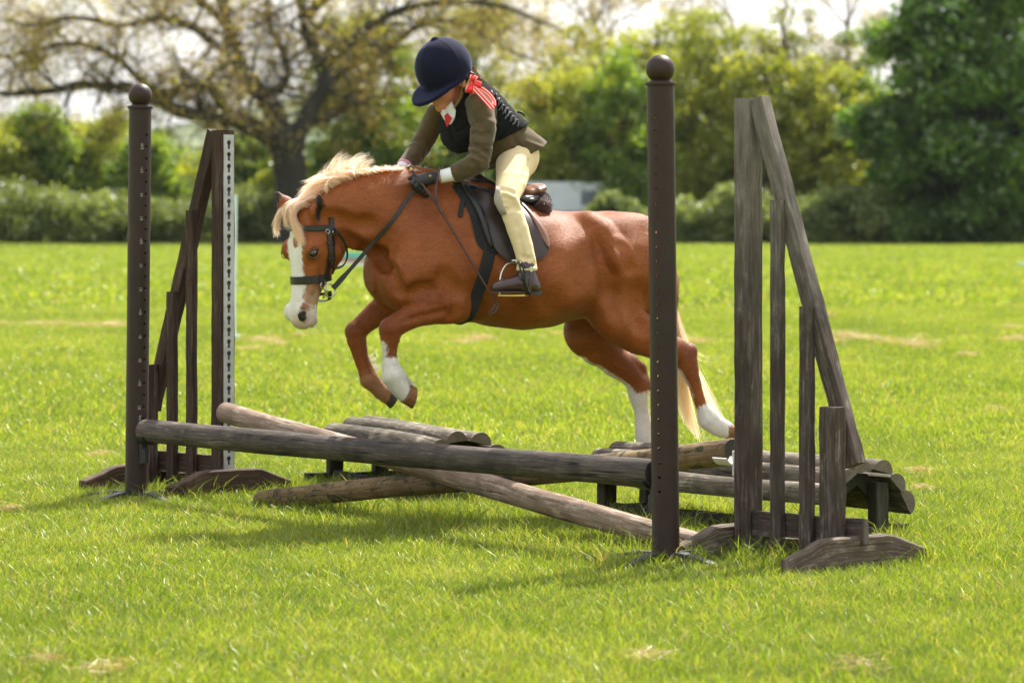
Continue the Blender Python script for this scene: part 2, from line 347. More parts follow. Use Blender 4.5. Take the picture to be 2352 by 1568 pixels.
# dry cut grass lying in heaps
haym = leaf_mat('dry_cut_grass', [(.30, .21, .09), (.48, .36, .18), (.62, .50, .29)], .35, 6.)
def hay():
    spots = []
    for (x, y, w, h) in [(100, 748, 120, 6), (255, 752, 55, 12), (190, 750, 60, 6), (0, 748, 40, 6), (600, 785, 90, 10), (640, 795, 40, 8), (575, 805, 60, 5), (1095, 785, 60, 16), (1060, 790, 60, 6), (1975, 782, 110, 13), (2105, 800, 75, 24), (1945, 775, 60, 12), (1900, 730, 18, 8), (2330, 785, 60, 14), (2320, 755, 50, 5), (1600, 790, 60, 12), (2040, 790, 60, 7), (1920, 790, 28, 8), (2220, 820, 30, 8), (685, 775, 22, 6), (1840, 552, 60, 5), (2110, 1130, 45, 7), (2110, 1090, 40, 6), (110, 1530, 70, 18), (235, 1552, 100, 14), (1970, 1545, 100, 16), (20, 1180, 60, 10), (225, 1050, 50, 5), (1480, 1520, 70, 6), (330, 880, 40, 3), (2290, 945, 40, 4), (1500, 700, 30, 5), (1290, 770, 40, 5)]:
        Y = gz(y); spots.append((*at(x, y, Y)[:2], w/FPX*Y/2, max(.02, h/FPX*Y), Y))
    V = []; Q = []
    for (x, y, rw, rh, Y) in spots:
        n = int(np.clip(1500*rw, 250, 1400)); sc = max(1, Y/20)
        p = np.stack([rng.normal(x, rw*.55, n)+rng.normal(0, rw*.3)*(rng.random(n) < .5), rng.normal(y, rw*1.2, n), np.abs(rng.normal(.0, rh*.45, n))+.012], 1)
        a = rng.uniform(0, 6.28, n); d = np.stack([np.cos(a), np.sin(a), rng.uniform(-.3, .3, n)], 1)*(rng.uniform(.012, .045, n)*sc)[:, None]
        s_ = np.cross(d, rng.normal(size=(n, 3))); s_ /= np.linalg.norm(s_, axis=1)[:, None]+1e-9; s_ *= (.0011*sc)
        V.append(np.stack([p-d-s_, p-d+s_, p+d+s_, p+d-s_], 1)); Q.append(rng.random(n))
    V = np.concatenate(V); n = len(V)
    return tag(mesh_obj('cut_grass', V.reshape(-1, 3), np.arange(n*4).reshape(-1, 4), haym, smooth=False, attrs={'rnd': np.repeat(np.concatenate(Q), 4)}), 'tan wisps of dry cut grass lying in scattered heaps', 'hay', kind='stuff')
hay()

# ================================================================ the jump
def v2(a, z=0.): return np.array([a[0], a[1], z])
TL = at(313, 1153, gz(1153)); TR = at(1530, 1297, gz(1297)); TL[2] = TR[2] = 0
RD = nrm(TR-TL)                                             # along the rail, left to right (towards the camera)

def bool_cut(o, cutter):
    md = o.modifiers.new('cut', 'BOOLEAN'); md.operation = 'DIFFERENCE'; md.object = cutter; md.solver = 'EXACT'
    dg = bpy.context.evaluated_depsgraph_get(); dg.update()
    me = bpy.data.meshes.new_from_object(o.evaluated_get(dg)); o.modifiers.clear(); old = o.data; o.data = me
    bpy.data.objects.remove(cutter); return o

def fix_n(o):
    bm = bmesh.new(); bm.from_mesh(o.data); bmesh.ops.remove_doubles(bm, verts=bm.verts, dist=1e-5); bmesh.ops.recalc_face_normals(bm, faces=bm.faces); bm.to_mesh(o.data); bm.free()
def text_mesh(s, size, xs=1.0):
    c = bpy.data.curves.new('t', 'FONT'); c.body = s; c.size = size; c.align_x = 'CENTER'; c.resolution_u = 2
    o = bpy.data.objects.new('t', c); COL.objects.link(o); dg = bpy.context.evaluated_depsgraph_get(); dg.update()
    me = o.evaluated_get(dg).to_mesh(); V = np.array([v.co[:] for v in me.vertices]); F = [list(p.vertices) for p in me.polygons]
    o.to_mesh_clear(); bpy.data.objects.remove(o); bpy.data.curves.remove(c)
    V[:, 0] *= xs; return V, F

def tube_post(base, lean, holes, label, prints):
    T = thing('tube_jump_stand', label, 'jump stand', tuple(base), 0, 'brown tube jump stands'); T.rotation_euler = (0, lean, 0)
    rO, rI, H = .048, .0445, 1.668; k = 40; mb = MB()
    a = np.linspace(0, 2*np.pi, k, endpoint=False); zs = [.03, H, H, .03]; rs = [rO, rO, rI, rI]
    V = np.concatenate([np.stack([r*np.cos(a), r*np.sin(a), np.full(k, z)], 1) for r, z in zip(rs, zs)]); F = []
    for i in range(4):
        for j in range(k): F.append((i*k+j, i*k+(j+1)%k, ((i+1)%4)*k+(j+1)%k, ((i+1)%4)*k+j))
    o = mesh_obj('tube', V, F, M['tube'], T)
    cut = MB()
    for q in range(27):
        h = 1.558-.05*q
        for ph in holes:
            d = np.array([math.sin(R(ph)), -math.cos(R(ph)), 0]); p = np.array([0, 0, h])
            cut.tube([p+d*.035, p+d*.06], .0052, 10)
    c = cut.build('cutter', M['tube'], T); fix_n(c); fix_n(o); bpy.context.view_layer.update(); bool_cut(o, c); smooth_angle(o, 40)
    mb = MB()
    prof = [(0, 0), (.053, 0), (.0545, .004), (.0545, .009), (.053, .012), (.040, .014), (.034, .02), (0.0, .02)]
    mb.loft([[(r*math.cos(q)+1e-6, r*math.sin(q), z) for q in a] for r, z in prof], caps=False)
    smooth_angle(mb.build('collar', M['tube'], T, base=(0, 0, -H)), 30)
    mb = MB(); th = np.linspace(-np.pi/2, np.pi/2, 22)
    mb.loft([[(.0505*math.cos(t)*math.cos(q)*(1-.015*(abs(math.sin(q-R(275))) < .05)), .0505*math.cos(t)*math.sin(q), .0505*math.sin(t)) for q in a] for t in th], caps=False)
    mb.build('ball_finial', M['tube'], T, True, base=(0, 0, -(H+.058)))
    for q in range(5):
        an = R(20+72*q); d = np.array([math.cos(an), math.sin(an), 0]); s_ = np.array([-d[1], d[0], 0]); mb = MB(); rg = []
        for t_, z, w in ((.03, .045, .022), (.09, .05, .02), (.18, .038, .017), (.26, .02, .015), (.275, .006, .013)):
            rg.append([d*t_+s_*w+[0, 0, z-.012], d*t_+s_*w+[0, 0, z], d*t_-s_*w+[0, 0, z], d*t_-s_*w+[0, 0, z-.012]])
        smooth_angle(mb.loft(rg).build('foot', M['grey_metal'], T), 30)
    if prints:
        def wrap(V, F, phi, z, rot=False):
            if rot: V = np.stack([V[:, 1], -V[:, 0], V[:, 2]], 1)
            an = R(phi)+V[:, 0]/rO; r = rO+.0006
            return np.stack([r*np.sin(an), -r*np.cos(an), z+V[:, 1]], 1), F
        labs = [("5'3", '1.60'), ("5'", '1.50'), (None, '1.40'), (None, '1.30'), ("4'", '1.20'), (None, '1.10'), (None, '1.00'), ("3'", '0.90'), (None, '0.80'), (None, '0.70'), ("2'", '0.60'), (None, '0.50')]
        for i, (ft, m_) in enumerate(labs):
            mb = MB(); z = 1.508-.1*i; V, F = text_mesh(m_, .0125, .55); mb.add(*wrap(V, F, 17, z-.012))
            mb.add(*wrap(np.array([(-.006, 0, 0), (.006, 0, 0), (.006, .0012, 0), (-.006, .0012, 0)]), [[0, 1, 2, 3]], 17, z+.0005))
            if ft: V, F = text_mesh(ft, .0125, .6); mb.add(*wrap(V, F, 17, z+.004))
            mb.build('printed_height_mark', M['print_white'], T)
        V, F = text_mesh('Tel 01386 793333', .0125, .8); mb = MB(); mb.add(*wrap(V, F, 15, .335, True)); mb.build('printed_phone_number', M['print_white'], T)
    return T
tl = tube_post(TL, .0100, (42, -78, 162), 'brown perforated tube stand with printed height scale at the left rail end', True)
tr = tube_post(TR, -.0118, (-27, 93, 207), 'brown perforated tube stand in front of the pony rump', False)

def tube_cup(T, d, s_, h, tilt=0):
    """black cup bracket on a tube stand, opening along d"""
    up = np.array([0, 0, 1.]); mb = MB()
    mb.box(d*.056+up*(h-.065), (up, s_, d), (.075, .019, .011), .45, 3)
    smooth_angle(mb.build('cup_plate', M['black_plastic'], T), 40)
    mb = MB(); mb.box(d*.068+up*(h-.105), (up, s_, d), (.03, .016, .014), .5, 3); smooth_angle(mb.build('cup_catch', M['black_plastic'], T), 40)
    mb = MB(); rg = []
    an = np.linspace(R(-155), R(-25), 9)
    for t_ in (.062, .125):
        rg.append([d*t_+s_*math.cos(q)*.058+up*(h+math.sin(q)*.058) for q in an]+[d*t_+s_*math.cos(q)*.0515+up*(h+math.sin(q)*.0515) for q in an[::-1]])
    smooth_angle(mb.loft(rg).build('cup', M['black_plastic'], T), 40)
perp = np.array([-RD[1], RD[0], 0])
tube_cup(tl, RD, perp, .306); tube_cup(tr, -RD, perp, .3155)

def log(name, label, p0, p1, r0, r1, mat, capm, group='round wooden jump poles', knots=10, seed=0, cat='jump pole'):
    r = np.random.default_rng(seed); p0 = np.asarray(p0, float); p1 = np.asarray(p1, float); n = 46; k = 26
    d = nrm(p1-p0); x = nrm(np.cross(d, (0, 0, 1))); y = np.cross(d, x); a = np.linspace(0, 2*np.pi, k, endpoint=False)
    bend = np.cumsum(np.cumsum(r.normal(0, 1, (n, 2)), 0), 0); bend -= np.linspace(0, 1, n)[:, None]*bend[-1]; bend *= .006/max(1e-6, np.abs(bend).max())
    ph = r.uniform(0, 6.28, 4); rg = []
    for i, t in enumerate(np.linspace(0, 1, n)):
        rad = (r0+(r1-r0)*t)*(1+.02*math.sin(9*t+ph[0])+.015*math.sin(23*t+ph[1]))*(1+.02*np.sin(2*a+ph[2]+t)+.012*np.sin(3*a+5*t+ph[3])+.006*np.sin(7*a))
        if i in (0, n-1): rad = rad*.9
        q = p0+(p1-p0)*(t if 0 < i < n-1 else t)+x*bend[i, 0]+y*bend[i, 1]
        rg.append(q+rad[:, None]*(np.cos(a)[:, None]*x+np.sin(a)[:, None]*y))
    rg.insert(1, np.asarray(rg[0])*0+np.asarray(rg[0])+(np.asarray(rg[0])-np.asarray(rg[0]).mean(0))*.09+d*.007)
    rg.insert(-1, np.asarray(rg[-1])+(np.asarray(rg[-1])-np.asarray(rg[-1]).mean(0))*.09-d*.007)
    base = (p0+p1)/2; base[2] = min(p0[2]-r0, p1[2]-r1)
    mb = MB(); mb.loft(rg, capm=1)
    o = mb.build(name, mat, None, False, base=base, mats=[mat, capm]); smooth_angle(o, 50); o.location = base
    return tag(o, label, cat, group)
log('rail_pole', 'dark cracked log resting level between the two brown tube stands', TL+RD*.066+[0, 0, .306], TR-RD*.062+[0, 0, .3155], .049, .049, M['log_rail'], M['endgrain'], seed=1)
log('cross_pole', 'pale silvered log sloping from left wing down to right grass', at(515, 947, 15.45), at(1603, 1251, 12.72), .044, .0455, M['log_pale'], M['endgrain'], seed=2)
log('cross_pole', 'mossy tan log sloping from right wing down to left grass', at(598, 1149, 14.95), at(1684, 1036, 12.98), .043, .0495, M['log_moss'], M['endgrain'], seed=3)

def beam(name, p0, p1, sx, sy, side, mat, parent, base, n=14, jit=.0012, bev=.12):
    p0 = np.asarray(p0, float); p1 = np.asarray(p1, float); d = nrm(p1-p0); x = nrm(np.asarray(side, float)-d*np.dot(side, d)); y = np.cross(d, x)
    mb = MB(); mb.box((p0+p1)/2, (d, x, y), (np.linalg.norm(p1-p0)/2, sx/2, sy/2), bev, n, jit)
    return smooth_angle(mb.build(name, mat, parent, base=base), 28)
def foot_board(c, d, L, h, th, mat, parent, base, seed):
    """low board on edge with sloping shoulders"""
    s_ = np.array([-d[1], d[0], 0]); r = np.random.default_rng(seed); rg = []
    for t in np.linspace(-1, 1, 21):
        e = abs(t); hh = h*(1 if e < .46 else 1-.52*(e-.46)/.54)+r.normal(0, .0012); q = c+d*t*L/2
        b = .006; w = th/2
        rg.append([q+s_*(-w)+[0, 0, .0], q+s_*w, q+s_*w+[0, 0, hh-b], q+s_*(w-b)+[0, 0, hh], q-s_*(w-b)+[0, 0, hh], q-s_*w+[0, 0, hh-b]])
    mb = MB(); mb.loft(rg); return smooth_angle(mb.build('foot_board', mat, parent, base=base), 30)
def keyhole_strip(c0, up0, n, H, wdt, nvec, parent, base):
    """perforated metal strip standing on the inner post face"""
    s_ = nrm(np.cross(up0, nvec)); mb = MB(); mb.box(c0+up0*H/2+nvec*.0025, (up0, s_, nvec), (H/2, wdt/2, .0022), .3)
    o = mb.build('keyhole_strip', M['galv'], parent, base=base); cut = MB()
    for i in range(int(H/.0505)-1):
        z = H-.035-.0505*i; pr = [(.011*math.sin(q), .011*math.cos(q)) for q in np.linspace(R(-150), R(150), 12)]+[(.0062, -.027), (-.0062, -.027)]
        rg = [[c0+up0*(z+y)+s_*x+nvec*t for x, y in pr] for t in (-.006, .012)]
        cut.loft(rg)
    c = cut.build('cutter', M['galv'], parent, base=base); fix_n(c); fix_n(o); bpy.context.view_layer.update(); bool_cut(o, c)
    mb = MB(); mb.box(c0+up0*H/2+nvec*.0001, (up0, s_, nvec), (H/2-.02, .012, .0006), .1); mb.build('slot_shade_strip', M['black_plastic'], parent, base=base)  # flat black strip behind the keyholes stands in for shade; post isn't grooved
def wing(base, out, H, label, wm, fm, strip=True, Wd=.445, ct=0):
    T = thing('wing_stand', label, 'jump stand', tuple(base), 0, 'wooden wing stands'); out = nrm(out); fd = np.array([-out[1], out[0], 0]); up = np.array([0, 0, 1.])
    if fd[1] < 0: fd = -fd                                 # fd points away from the camera
    B = base; P = lambda f, z, off=0.: B+out*Wd*f+up*z+fd*off
    beam('post', P(0, .01), P(0, H), .074, .074, out, wm, T, B, 22)
    beam('brace', P(.115, H-.004), P(1.13, .36), .05, .062, fd, wm, T, B, 22)
    lo = nrm(P(1.13, .36)-P(.10, H-.045))
    for f, w in ((.39, .05), (.70, .052)):
        hz = H-.045+(f-.10)/1.03*(.36-(H-.045)); beam('slat', P(f, .06, -.036), P(f, hz+.03, -.036), w, .026, out, wm, T, B, 16)
    beam('end_upright', P(1.02, .04, -.062), P(1.02, .56, -.062), .075, .06, out, wm, T, B, 8)
    beam('bottom_rail', P(.07, .135, -.006), P(1.25, .135, -.006), .028, .085, fd, wm, T, B, 10)
    beam('bottom_rail', P(-.14, .05, .055), P(1.2, .05, .055), .03, .07, fd, fm, T, B, 10)
    foot_board(P(-.155, .005, .05 if ct else -.02), fd, .66, .118, .05, fm, T, B, 1); foot_board(P(1.17, .005, -.02), fd, .70, .114, .045, fm, T, B, 2)
    if strip: keyhole_strip(P(0, .09)-out*.0375, up, 28, H-.11, .056, -out, T, B)
    return T
WL = at(512, 1140, gz(1140)); WR = at(1719, 1285, gz(1285)); WL[2] = WR[2] = 0
wing(WL, (-.68, .73, 0), 1.585, 'dark wooden wing stand with grey keyhole strip, left behind the tube stand', M['wood_dark'], M['wood_foot'])
wr_ = wing(WR, (.68, -.73, 0), 1.63, 'weathered grey and brown wooden wing stand on the right', M['wood_grey'], M['wood_foot_grey'], ct=1)
def white_cup(T, B):
    c = at(1692, 1063, 12.80); d = np.array([-.68, .73, 0]); s_ = np.array([.73, .68, 0]); up = np.array([0, 0, 1.])
    mb = MB(); mb.box(c, (up, s_, d), (.044, .02, .006), .6, 3); mb.build('cup_plate', M['white_plastic'], T, base=B)
    mb = MB(); rg = []; an = np.linspace(R(-150), R(-30), 9); hc = c+up*.045
    for t_ in (.006, .075): rg.append([hc+d*t_+s_*math.cos(q)*.056+up*math.sin(q)*.056 for q in an]+[hc+d*t_+s_*math.cos(q)*.051+up*math.sin(q)*.051 for q in an[::-1]])
    smooth_angle(mb.loft(rg).build('cup', M['white_plastic'], T, base=B), 40)
white_cup(wr_, WR)

def bench(name, label, A, Bp, seed):
    """low roof-shaped filler of half logs on legs; A, Bp: ground points under the ridge ends"""
    A = np.asarray(A, float); Bp = np.asarray(Bp, float); d = nrm(Bp-A); c = np.array([-d[1], d[0], 0]); c = c if c[1] > 0 else -c; up = np.array([0, 0, 1.]); r = np.random.default_rng(seed)
    T = thing('half_log_filler', label, 'jump filler', tuple((A+Bp)/2), 0, 'half log fillers under the jump'); O = (A+Bp)/2; O = O*np.array([1, 1, 0])
    for off, h, tl_ in ((-.155, .175, 42), (-.085, .235, 30), (-.005, .262, 6), (.09, .255, -14), (.165, .205, -42), (.215, .135, -58)):
        e0, e1 = r.uniform(-.035, .03, 2); p0 = A+d*e0; p1 = Bp+d*e1; n = 18; rad = .047*r.uniform(.93, 1.07); rg = []
        cx = c*math.cos(R(tl_))+up*math.sin(R(tl_)); nx = -c*math.sin(R(tl_))+up*math.cos(R(tl_)); an = np.linspace(0, np.pi, 13); ph = r.uniform(0, 6, 2)
        for t in np.linspace(0, 1, n):
            q = p0+(p1-p0)*t+c*off+up*(h+.004*math.sin(5*t+ph[0])); rr = rad*(1+.03*math.sin(7*t+ph[1])+.02*np.sin(3*an+4*t))
            rg.append(q+(rr*np.cos(an))[:, None]*cx+(rr*.95*np.sin(an))[:, None]*nx)
        mb = MB(); mb.loft(rg, capm=1); smooth_angle(mb.build('half_log', M['log_bench'], T, base=O, mats=[M['log_bench'], M['endgrain_pale']]), 45)
    L = np.linalg.norm(Bp-A)
    for s_ in (.06, L-.07):
        for off in (-.10, .12):
            beam('leg', A+d*s_+c*off+up*.0, A+d*s_+c*off+up*.215, .066, .05, c, M['wood_leg'], T, O, 5)
        pr = [(-.18, .165), (-.02, .255), (.09, .245), (.22, .115), (.13, .12), (.04, .205), (-.08, .14)]
        mb = MB(); mb.loft([[A+d*(s_+e)+c*x+up*y for x, y in pr] for e in (-.04, -.028)]); mb.build('end_support', M['wood_leg'], T, base=O)
        beam('ground_board', A+d*s_+c*-.24+up*.028, A+d*s_+c*.26+up*.028, .04, .05, d, M['wood_leg'], T, O, 5)
    beam('ground_board', A+d*.1+c*-.1+up*.035, Bp-d*.1+c*-.1+up*.035, .03, .06, c, M['wood_leg'], T, O, 8)
    return T
bench('half_log_filler', 'low grey half log filler under the pony front legs', v2((-.735, 16.42)), v2((-.225, 15.2)), 4)
bench('half_log_filler', 'low grey half log filler under the pony hind legs beside the right wing', v2((.425, 14.6)), v2((1.325, 13.42)), 5)

# a pale upright and coloured planks of other jumps far behind
def far_upright():
    Y = gz(780); b = at(536, 780, Y); b[2] = 0; T = thing('jump_upright', 'slim pale blue white jump upright behind the left wing stand', 'jump stand', tuple(b))
    m = plain('pale_blue_white_paint', (.55, .66, .66), .5, .1, 5)
    mb = MB(); mb.box(b+[.0, 0, .71], ((.012, 0, 1), (1, 0, 0), (0, 1, 0)), (.71, .028, .028), .2, 6); mb.build('post', m, T, base=b)
    mb = MB(); mb.box(b+[0, 0, .03], ((1, 0, 0), (0, 1, 0), (0, 0, 1)), (.07, .05, .02), .2); mb.build('foot_board', m, T, base=b)
far_upright()
def far_jump(label, x0, x1, y, heights, seed):
    Y = gz(y); p0 = at(x0, y, Y); p1 = at(x1, y, Y); p0[2] = p1[2] = 0; O = (p0+p1)/2
    T = thing('distant_show_jump', label, 'show jump', tuple(O), 0, 'distant coloured show jumps')
    teal = plain('teal_plank_paint', (.10, .42, .42), .5, .1, 3); red = plain('faded_red_plank_paint', (.42, .17, .12), .5, .2, 3); wh = plain('white_plank_paint', (.72, .76, .76), .5, .1, 3)
    for h, hh, m in zip(heights, (.07, .05, .06), (teal, red, wh)):
        mb = MB(); mb.box(O+[0, 0, h], (p1-p0, (0, 1, 0), (0, 0, 1)), (np.linalg.norm(p1-p0)/2, .03, hh), .2); mb.build('plank', m, T, base=O)
    for p in (p0, p1):
        mb = MB(); mb.box(p+[0, 0, .2], ((0, 0, 1), (1, 0, 0), (0, 1, 0)), (.2, .04, .04), .2); mb.build('stand_post', wh, T, base=O)
        mb = MB(); mb.box(p+[0, 0, .04], ((0, 1, 0), (1, 0, 0), (0, 0, 1)), (.3, .04, .04), .2); mb.build('foot_board', wh, T, base=O)
far_jump('distant teal, red and white plank jump between the pony jaw and chest', 742, 935, 613, (.27, .16, .05), 1)
def loose_plank():
    m = plain('pale_blue_plank_paint', (.42, .55, .60), .5, .1, 3); Y = gz(613); c = at(2400, 613, Y); c[2] = .06; mb = MB(); mb.box(c, ((1, .1, 0), (0, 1, 0), (0, 0, 1)), (.66, .05, .035), .2)
    o = mb.build('jump_plank', m, None, base=c); o.location = c; tag(o, 'distant pale blue plank lying at the right edge of the field', 'plank')
loose_plank()

def edge_grass():
    P = []
    for p, q, n, w in ((at(598, 1149, 14.95), at(1100, 1112, 14.1), 150, .09), (at(900, 1060, 13.9), at(1603, 1251, 12.72), 130, .08), (WL+[-.35, -.2, 0], WL+[.4, .3, 0], 60, .12), (WR+[-.1, -.3, 0], WR+[.75, -.1, 0], 70, .12), (TL+[-.2, -.15, 0], TL+[.25, .1, 0], 36, .1), (TR+[-.25, -.1, 0], TR+[.25, .1, 0], 40, .1), (v2((-.82, 16.3)), v2((-.05, 15.0)), 90, .14), (v2((.4, 14.4)), v2((1.5, 13.3)), 110, .16)):
        t = rng.random((n, 1)); P.append(np.asarray(p)*(1-t)+np.asarray(q)*t+rng.normal(0, w, (n, 3)))
    P = np.concatenate(P); P[:, 2] = 0; scatter('edge_grass', P, rng.uniform(.7, 1.2, len(P)), [t for t in tall2], 9, 'longer unmown grass blades standing along the poles and stand feet')
tall2 = [blade_patch('grass_clump', 24, .04, .05, .09, .0036, 61+i, GM) for i in range(4)]
edge_grass()

# ================================================================ trees, bushes and what stands behind
bark = plain('dark_tree_bark', (.022, .019, .015), .95, .5, 5, .8, .05)
bark_b = plain('brown_twig_bark', (.085, .062, .042), .95, .4, 5, .6, .03)
LM = {'oak': leaf_mat('young_oak_leaves', [(.20, .14, .03), (.33, .24, .055), (.40, .34, .085)], .55, .35),
      'green': leaf_mat('fresh_green_leaves', [(.075, .155, .008), (.17, .275, .016), (.31, .41, .03)], .6, .35),
      'yellow': leaf_mat('yellow_green_leaves', [(.16, .21, .014), (.30, .345, .026), (.46, .46, .055)], .62, .35),
      'dark': leaf_mat('dark_green_leaves', [(.030, .085, .008), (.075, .17, .014), (.19, .30, .026)], .55, .35),
      'grey': leaf_mat('dull_bramble_leaves', [(.075, .12, .025), (.17, .225, .05), (.29, .34, .09)], .55, .5),
      'tan': leaf_mat('sparse_tan_buds', [(.22, .16, .07), (.33, .26, .12), (.36, .32, .14)], .5, .35)}
def leaf_quads(C, size, r):
    n = len(C); nv = r.normal(size=(n, 3)); nv[:, 2] = np.abs(nv[:, 2])+.25; nv /= np.linalg.norm(nv, axis=1)[:, None]
    a = np.cross(nv, r.normal(size=(n, 3))); a /= np.linalg.norm(a, axis=1)[:, None]+1e-9; b = np.cross(nv, a)
    s_ = (size*r.uniform(.6, 1.4, n))[:, None]; a = a*s_; b = b*s_*.62
    return np.stack([C-a, C-b*.9+nv*s_*.12, C+a, C+b*.9+nv*s_*.12], 1)
def leaves(name, C, size, mat, parent, base, r):
    Q = leaf_quads(C, size, r); n = len(Q)
    return mesh_obj(name, Q.reshape(-1, 3), np.arange(n*4).reshape(-1, 4), mat, parent, True, attrs={'rnd': np.repeat(r.random(n), 4)}, base=base)
class Grow:
    def __init__(s, seed): s.r = np.random.default_rng(seed); s.mb = MB(); s.tips = []
    def limb(s, P, R_): s.mb.tube(P, R_, 7 if max(R_) > .12 else (5 if max(R_) > .04 else 3), caps=False)
    def branch(s, p, d, L, rad, lev, droop=.0, spread=.8, kids=(4, 6)):
        r = s.r; n = 5; P = [p]; dd = nrm(d)
        for i in range(n):
            dd = nrm(dd+r.normal(0, .22, 3)+np.array([0, 0, droop])); P.append(P[-1]+dd*L/n)
        P = np.array(P); s.limb(P, np.linspace(rad, rad*.35, n+1))
        if lev <= 0: s.tips += [P[-1], P[3], P[4]]; return
        for i in range(r.integers(*kids)):
            t = r.uniform(.3, 1); q = P[0]+(P[-1]-P[0])*t; k = min(int(t*n), n-1); q = P[k]+(P[k+1]-P[k])*(t*n-k)
            s.branch(q, nrm(P[k+1]-P[k])+spread*nrm(r.normal(size=3)*np.array([1, .7, 1])), L*r.uniform(.42, .7), rad*.45*(1.15-.4*t), lev-1, droop, spread, kids)
    def on_limb(s, P, R_, count, L, lev, bias=(0, 0, .3), **kw):
        P = np.array(P); seg = np.linalg.norm(np.diff(P, axis=0), axis=1); cum = np.concatenate([[0], np.cumsum(seg)])
        for i in range(count):
            t = s.r.uniform(.12, 1)*cum[-1]; k = min(np.searchsorted(cum, t)-1, len(seg)-1); k = max(k, 0); q = P[k]+(P[k+1]-P[k])*((t-cum[k])/seg[k])
            tv = nrm(P[k+1]-P[k]); s.branch(q, .5*tv+.9*nrm(s.r.normal(size=3)*np.array([1, .8, 1]))+np.array(bias), L*s.r.uniform(.6, 1.3), min(.09, .4*R_[k]), lev, **kw)
def oak():
    Y = 150.; g = Grow(3); r = g.r; base = at(676, 562, Y); base[2] = 0
    T = thing('oak_tree', 'big spreading oak with dark crooked limbs and sparse brown young leaves', 'tree', tuple(base))
    def L(pts, r0, r1, n=14, dz=0.):
        P = smooth_path([at(x, y, Y+dy) for x, y, dy in pts], n); Rr = np.linspace(r0, r1, n)*(1+.08*np.sin(np.arange(n)*1.9)); g.limb(P, Rr); return P, Rr
    u = Y/FPX
    limbs = []
    tk = [(678, 570, 0), (672, 480, 0), (668, 400, 0), (655, 345, 0), (640, 318, 0)]
    L(tk, 44*u, 36*u)
    limbs.append((L([(662, 350, 0), (620, 318, 0), (560, 283, -1), (500, 258, -2), (430, 262, -3), (370, 235, -3), (300, 205, -4), (200, 195, -5), (110, 210, -6), (0, 215, -6), (-90, 190, -6)], 26*u, 4*u, 24), 34))
    limbs.append((L([(650, 340, 0), (640, 290, 1), (618, 235, 1), (560, 170, 2), (535, 110, 2), (520, 50, 2), (500, -30, 3), (470, -110, 3)], 30*u, 9*u, 18), 26))
    limbs.append((L([(672, 345, 0), (690, 300, 0), (720, 240, 1), (745, 190, 1), (725, 120, 2), (700, 60, 2), (690, -20, 3), (700, -120, 4)], 24*u, 8*u, 18), 22))
    limbs.append((L([(520, 262, -2), (500, 220, -3), (475, 195, -3), (420, 200, -4), (385, 222, -4), (330, 190, -4), (250, 120, -5), (140, 100, -5), (20, 130, -6), (-80, 120, -6)], 15*u, 3*u, 20), 28))
    limbs.append((L([(545, 130, 2), (490, 100, 0), (440, 60, -2), (360, 40, -3), (280, 60, -4), (180, 40, -5), (70, 60, -6), (-40, 30, -6)], 13*u, 3*u, 18), 28))
    limbs.append((L([(520, 60, 2), (480, 20, 1), (420, -15, 0), (330, -10, -2), (220, -30, -4), (90, -20, -5)], 12*u, 3*u, 16), 22))
    limbs.append((L([(735, 150, 1), (790, 110, 0), (850, 60, -2), (930, 20, -3), (1040, 5, -4), (1150, 15, -5), (1230, 45, -6), (1290, 70, -6)], 13*u, 2.5*u, 20), 30))
    limbs.append((L([(745, 195, 1), (800, 150, 3), (880, 120, 4), (960, 60, 4), (1060, 50, 4), (1130, 95, 3), (1200, 130, 3), (1260, 150, 3)], 12*u, 2.5*u, 18), 26))
    limbs.append((L([(700, 40, 2), (760, -10, 2), (850, -40, 1), (980, -30, 0), (1100, -40, -1), (1250, -10, -2)], 12*u, 3*u, 16), 20))
    limbs.append((L([(610, 230, 1), (660, 180, 3), (650, 120, 4), (620, 60, 4), (610, -20, 4)], 12*u, 4*u, 12), 16))
    limbs.append((L([(690, 290, 1), (760, 270, 3), (820, 235, 4), (900, 215, 5), (980, 220, 5)], 9*u, 3*u, 12), 14))
    for (P, Rr), c in limbs: g.on_limb(P, Rr, int(c*1.4), 1.9, 2, bias=(0, 0, .12), kids=(4, 6), spread=1.0)
    smooth = g.mb.build('trunk', bark, T, True, base=base)
    tp = np.array(g.tips); k = r.integers(0, len(tp), 58000); C = tp[k]+r.normal(0, .30, (58000, 3)); C = C[(C[:, 2] > 3.0)]
    leaves('crown', C, .062, LM['oak'], T, base, r)
    k = r.integers(0, len(tp), 3500); C = tp[k]+r.normal(0, .4, (3500, 3)); leaves('crown', C, .09, LM['yellow'], T, base, r)
oak()

